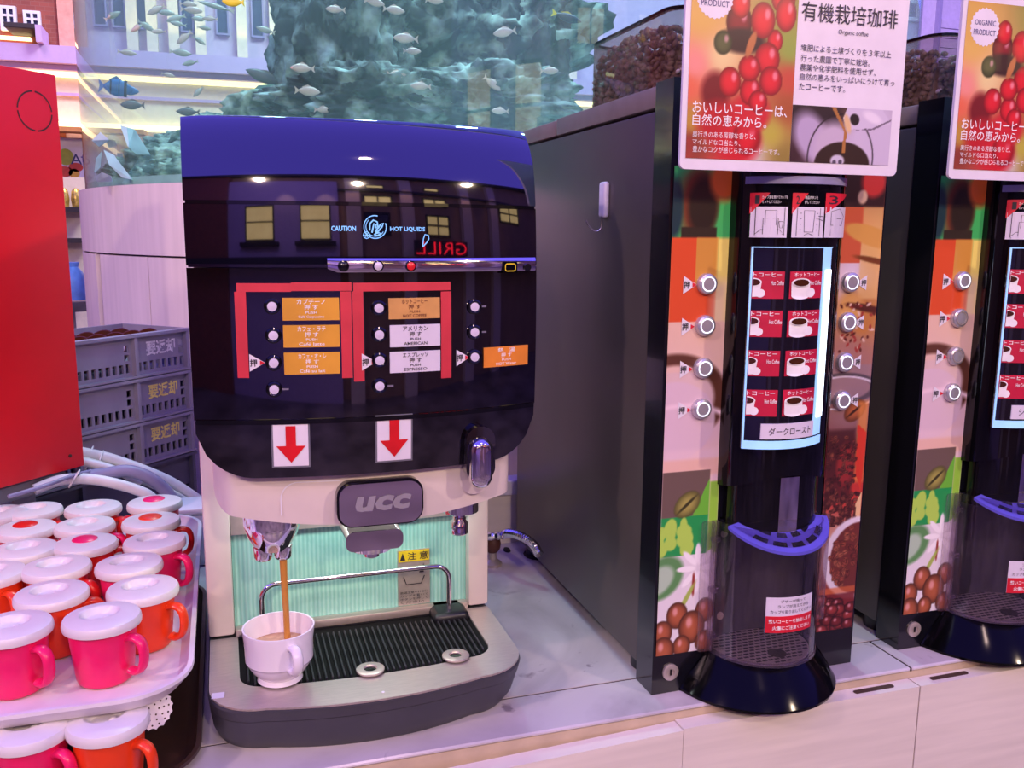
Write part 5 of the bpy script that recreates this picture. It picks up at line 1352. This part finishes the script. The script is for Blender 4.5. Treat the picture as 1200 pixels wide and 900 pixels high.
def mug(px, py, zl, color, style, hang, label, grp, plug=None):
    if zl == ZL: py = py-(4+(py-590)/138*5)
    mh = MH if zl == ZL else zl-.0052
    q = PZ(px, py, zl); z = zl-mh
    t = thing('lidded_mug', label, 'mug', (q[0], q[1], z+.0002), grp, rotz=hang)
    def inst(key, make, mat, par, smooth=True, ang_=45, name=None):
        if key not in LID:
            o = make().build(name, mat, par, smooth, ang_); LID[key] = o.data
        else:
            o = bpy.data.objects.new(name, LID[key]); COL.objects.link(o); o.parent = par
        return o
    inst('body'+color, lambda: G().lathe([(0, .001), (.030, .001), (.0325, .003), (.034, .008), (.039, .055), (.0405, .076), (.0385, .076), (0, .072)], (0, 0, 0), 40), color, t, name='mug_body')
    inst('han'+color, lambda: G().tube(curve([(.036, 0, .060), (.046, 0, .063), (.056, 0, .060), (.061, 0, .050), (.061, 0, .036), (.057, 0, .024), (.048, 0, .018), (.040, 0, .019)], 4), .0046, 10, flat=1.7), color, t, ang_=80, name='mug_handle')
    ld = inst('lid'+style, lambda: lid_mesh(style), 'lid_white', t, name='lid')
    ld.rotation_euler = (0, 0, R(-hang+15))
    t.scale = (.905, .905, mh/.0875)
    if plug:
        inst('plug'+plug, lambda: G().lathe([(.0185, .0868), (.0185, .0880), (.015, .0898), (.008, .0908), (0, .0911)], (0, .006, 0), 28), plug, ld, name='lid_plug')
    return t
MG = 'lidded mugs on the white tray'
mug(-4, 603, ZL, 'mug_red', 'bowl', -20, 'red lidded mug cut by the left edge in the back row', MG)
mug(39, 599, ZL, 'mug_red', 'bowl', -30, 'red lidded mug in the back row just below the red panel', MG)
mug(109, 596, ZL, 'mug_red', 'bowl', -20, 'red lidded mug in the middle of the back row below the white hose', MG)
mug(181, 590, ZL, 'mug_red', 'plug', 200, 'mug with pink lid plug at the back right corner of the tray', MG, 'mug_pink')
mug(30, 621, ZL, 'mug_red', 'plug', -30, 'mug with red lid plug in the second row at the left', MG, 'mug_red')
mug(99, 617, ZL, 'mug_pink', 'bowl', -10, 'mug with plain recessed lid right of the red-plug lid', MG)
mug(177, 612, ZL, 'mug_red', 'plug', 5, 'mug with orange lid plug in the right column', MG, 'mug_orange')
mug(29, 646, ZL, 'mug_red', 'bowl', -20, 'red mug with plain lid in the third row at the left', MG)
mug(100, 639, ZL, 'mug_red', 'plug', 20, 'mug with magenta lid plug in the middle of the tray', MG, 'mug_pink')
mug(181, 636, ZL, 'mug_pink', 'bowl', -35, 'pink mug with plain lid below the orange-plug mug', MG)
mug(-12, 675, ZL, 'mug_orange', 'bowl', -50, 'orange mug cut by the left edge in the middle rows', MG)
mug(66, 667, ZL, 'mug_red', 'bowl', -30, 'red mug with plain lid left of centre on the tray', MG)
mug(151, 664, ZL, 'mug_pink', 'bowl', -40, 'pink red mug whose handle points to the right tray rim', MG)
mug(60, 699, ZL, 'mug_orange', 'bowl', 10, 'orange red mug behind the two pink front mugs', MG)
mug(167, 693, ZL, 'mug_orange', 'bowl', -32, 'bright orange mug with handle at the front right of the tray', MG)
mug(13, 739, ZL, 'mug_pink', 'bowl', -42, 'pink front mug partly cut by the left edge', MG)
mug(119, 728, ZL, 'mug_pink', 'bowl', -36, 'large pink mug at the very front of the white tray', MG)
Z2 = ZT-.0006
LGp = 'lidded mugs on the brown tray'
mug(33, 847, Z2, 'mug_pink', 'bowl', -38, 'pink mug under the tray at the bottom left corner', LGp)
mug(126, 838, Z2, 'mug_orange', 'bowl', -36, 'orange mug under the white tray beside the paper doily', LGp)
# paper doily between the lower mugs
dz_ = thing('paper_doily', 'white lace paper doily hanging under the corner of the white tray', 'doily', tuple(PY(180, 832, 1.0)), rotz=0)
g = G(); n_ = 48
outer_ = [((.021+.0012*math.cos(16*2*math.pi*i/n_))*math.cos(2*math.pi*i/n_), 0, (.021+.0012*math.cos(16*2*math.pi*i/n_))*math.sin(2*math.pi*i/n_)) for i in range(n_)]
g.add(outer_+[(p[0], .0006, p[2]) for p in outer_], [tuple(range(n_)), tuple(range(2*n_-1, n_-1, -1))]+[(i, n_+i, n_+(i+1) % n_, (i+1) % n_) for i in range(n_)])
g.build('lace_sheet', 'paper', dz_)
g = G()
for rr_, k in ((.017, 14), (.0115, 9), (.006, 5)):
    for i in range(k): g.lathe([(.0011, -.0004), (.0011, -.0001), (0, -.0001)], (rr_*math.cos(2*math.pi*i/k), 0, rr_*math.sin(2*math.pi*i/k)), 6, 'y')
g.build('lace_holes', 'slot_dark', dz_)
dz_.rotation_euler = (R(-12), 0, R(25))

# ------------------------------------------------------------------ red panel box
rx, ry = -.242, 1.669
rz1, rz0 = .61+.170*1.45, .61-.2813*1.45
rb_ = thing('red_box', 'large glossy red metal box at the left edge above the mugs', 'box', (rx, ry, 0), rotz=47.5)
G().rbox(-.55, 0, 0, .085, rz0, rz1, .0025, 2).build('box_shell', 'red_panel', rb_, True)
g = G(); 
# perforated round knock-out outline: two dark arcs
c_lx = -.044; c_lz = rz1-.062
def fr_(x, z): return (x, -.0004, z)
for a0, a1 in ((4, 86), (94, 176), (184, 266), (274, 356)): stroke(g, arc(c_lx, c_lz, .0305, a0, a1, 16), .0024, fr_)
g.build('knockout_outline', 'slot_dark', rb_)
G().lathe([(.003, .0005), (.003, -.0012), (0, -.002)], (-.028, 0, rz0+.024), 12, 'y').build('box_rivet', 'slot_dark', rb_)
G().rbox(-.12, -.075, .03, .075, 0, rz0, .003).build('box_post', 'bracket_grey', rb_)
G().rbox(-.30, -.03, .01, .06, rz0-.03, rz0-.001, .004).build('under_bracket', 'bracket_grey', rb_)

# ------------------------------------------------------------------ crates
CW, CL, CHt = .185, .50, .0895
def crate(z, h, mat, label, txt=None, ink=None, n_row=8):
    t = thing('crate', label, 'crate', (-.077, 2.015, z), 'stacked crates', rotz=47.5)
    th = .005
    def wall(length, along):
        g = G()
        def bx_(a, b, z0, z1):
            g.box(a, b, 0, th, z0, z1)
        return g, bx_
    hh = h-.002
    g = G(); g.box(-CL+th, -th, th, CW-th, .002, .006); g.build('crate_floor', mat, t)
    # front wall with slots
    g = G(); half = .138
    def F(a, b, z0, z1, y0=0, y1=th): g.box(a, b, y0, y1, z0, z1)
    zs0, zs1 = .011, .029
    for x1 in (-.004, -.004-half-.004, -.004-2*(half+.004)):
        x0 = max(x1-half, -CL)
        F(x0, x1, .0, zs0); 
        nslot = n_row; pw = (x1-x0)/(nslot+.5)
        for i in range(nslot+1): F(x0+i*pw, min(x1, x0+i*pw+pw*.38), zs0, zs1)
        F(x0, x1-.0205, zs1, hh-.008); F(x1-.0085, x1, zs1, hh-.008); F(x1-.0205, x1-.0085, zs1, zs1+.006); F(x1-.0205, x1-.0085, zs1+.019, zs1+.024); F(x1-.0205, x1-.0085, zs1+.037, hh-.008)
        F(x0, x1, hh-.008, hh)
    g.build('front_wall', mat, t)
    g = G(); g.box(-CL, 0, CW-th, CW, 0, hh); g.build('back_wall', mat, t)
    g = G(); g.box(-th, 0, th, .06, 0, hh); g.box(-th, 0, .115, CW-th, 0, hh); g.box(-th, 0, .06, .115, 0, hh-.045); g.box(-th, 0, .06, .115, hh-.016, hh)
    g.box(-th, 0, .082, .092, hh-.045, hh-.016); g.build('end_wall', mat, t)
    g = G(); g.box(-CL, -CL+th, th, CW-th, 0, hh); g.build('end_wall', mat, t)
    for x in (-.004-half, -.004-2*half-.006, -.0045): G().box(x-.006, x+.002, -.010, 0, .004, hh-.004).build('rib', mat, t)
    g = G(); g.box(-CL-.002, .002, -.012, .001, hh-.006, hh); g.build('rim', mat, t)
    G().box(-CL-.002, .002, -.012, .001, 0, .004).build('bottom_rim', mat, t)
    if txt:
        g = G(); text(g, txt, -.112, -.034, .040, .070, lambda x, z: (x, -.0008, z), .03); g.build('lettering', ink, t)
    return t
zt_ = .407
crate(zt_-CHt, CHt, 'crate_grey', 'top grey crate of the stack with faded white lettering, holding brown dishes', '要返却', 'crate_faded')
crate(zt_-2*CHt, CHt, 'crate_grey', 'second grey crate from the top with pale yellow lettering', '要返却', 'crate_yellow')
crate(zt_-3*CHt, CHt, 'crate_grey', 'third grey crate from the top with bright yellow lettering', '要返却', 'crate_yellow')
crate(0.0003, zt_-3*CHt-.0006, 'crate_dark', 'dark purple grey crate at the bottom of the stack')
ca, sa = math.cos(R(47.5)), math.sin(R(47.5))
def cl2w(x, y, z): return (-.077+x*ca-y*sa, 2.015+x*sa+y*ca, z)
k = 0
for i in range(8):
    for j in range(2):
        lx, ly = -.055-i*.043, .052+j*.082
        o = G().lathe([(0, 0), (.030, 0), (.0445, .022), (.0455, .024), (.044, .024), (.029, .003), (0, .003)], (0, 0, 0), 28).build('brown_dish', 'dish_brown', None, True, 50)
        G().lathe([(0, .0045), (.022, .0045), (.034, .0165), (0, .012)], (0, 0, 0), 24).build('dish_inside', 'paper', o, True)
        o.location = cl2w(lx, ly, zt_-.052-.004*j); o.rotation_euler = (R(0), R(-52), R(47.5))
        tag(o, 'brown dish leaning in a row in the top grey crate', 'dish', 'brown dishes in the top crate')

# ------------------------------------------------------------------ hoses and small box behind the mugs
def hose(pts, r_, mat, label, name='hose', rib=False):
    P = curve([PY(px, py, y) for px, py, y in pts], 8)
    rad = r_ if not rib else [r_*(1 if i % 2 else .93) for i in range(len(P))]
    return tag(G().tube(P, rad, 12).build(name, mat, None, True, 60), label, 'hose')
hose([(60, 524, 1.69), (98, 531, 1.73), (130, 538, 1.75), (170, 552, 1.76), (205, 568, 1.78), (240, 592, 1.80), (265, 612, 1.80)], .0105, 'hose_white', 'thick white hose, the uppermost of the bundle below the crates')
hose([(60, 533, 1.67), (98, 540, 1.71), (130, 549, 1.73), (170, 564, 1.74), (205, 580, 1.755), (240, 602, 1.77), (260, 618, 1.77)], .0075, 'hose_cream', 'thin cream hose directly under the thick white hose')
hose([(90, 540, 1.70), (115, 545, 1.70), (140, 553, 1.705), (165, 566, 1.71)], .0075, 'hose_white', 'short white hose inside the hose bundle')
hose([(95, 560, 1.65), (120, 556, 1.66), (150, 552, 1.67), (175, 560, 1.675), (192, 573, 1.68), (205, 590, 1.68)], .0115, 'hose_purple', 'thick grey purple hose arching over the back mugs')
hose([(40, 574, 1.60), (66, 564, 1.615), (86, 561, 1.625), (110, 562, 1.63), (140, 568, 1.635), (165, 576, 1.64), (178, 584, 1.645), (186, 600, 1.65)], .0095, 'hose_white', 'short thick white hose just above the back row of mugs')
hose([(10, 582, 1.52), (50, 570, 1.56), (90, 556, 1.62), (120, 550, 1.69)], .0035, 'hose_purple', 'thin grey cable running under the red box')
for px, py, y in ((104, 533, 1.745), (116, 538, 1.745), (87, 556, 1.62)):
    c_ = PY(px, py+5, y); rr_ = .021 if py < 545 else .0125
    ct_ = G().tube([(c_[0]+.008*math.sin(t), c_[1]+rr_*math.cos(t)*.9, c_[2]+rr_*math.sin(t)) for t in [2*math.pi*i/20 for i in range(21)]], .0018, 6, flat=2).build('cable_tie', 'hose_white', None, True)
    tag(ct_, {104: 'left white cable tie around the hose bundle', 116: 'right white cable tie around the hose bundle', 87: 'cable tie on the short white hose'}[px], 'cable tie')
a = PY(208, 590, 1.70)
bxo = thing('lavender_box', 'pale lavender plastic box between the hoses and the cream pillar', 'box', (-.08, 1.74, 0))
G().rbox(-.135, -.045, 1.66, 1.735, .0005, a[2]-.012, .004).build('box_body', 'label_white', bxo, True)
G().rbox(-.138, -.042, 1.655, 1.738, a[2]-.0115, a[2], .003).build('box_lid', 'card_white', bxo, True)
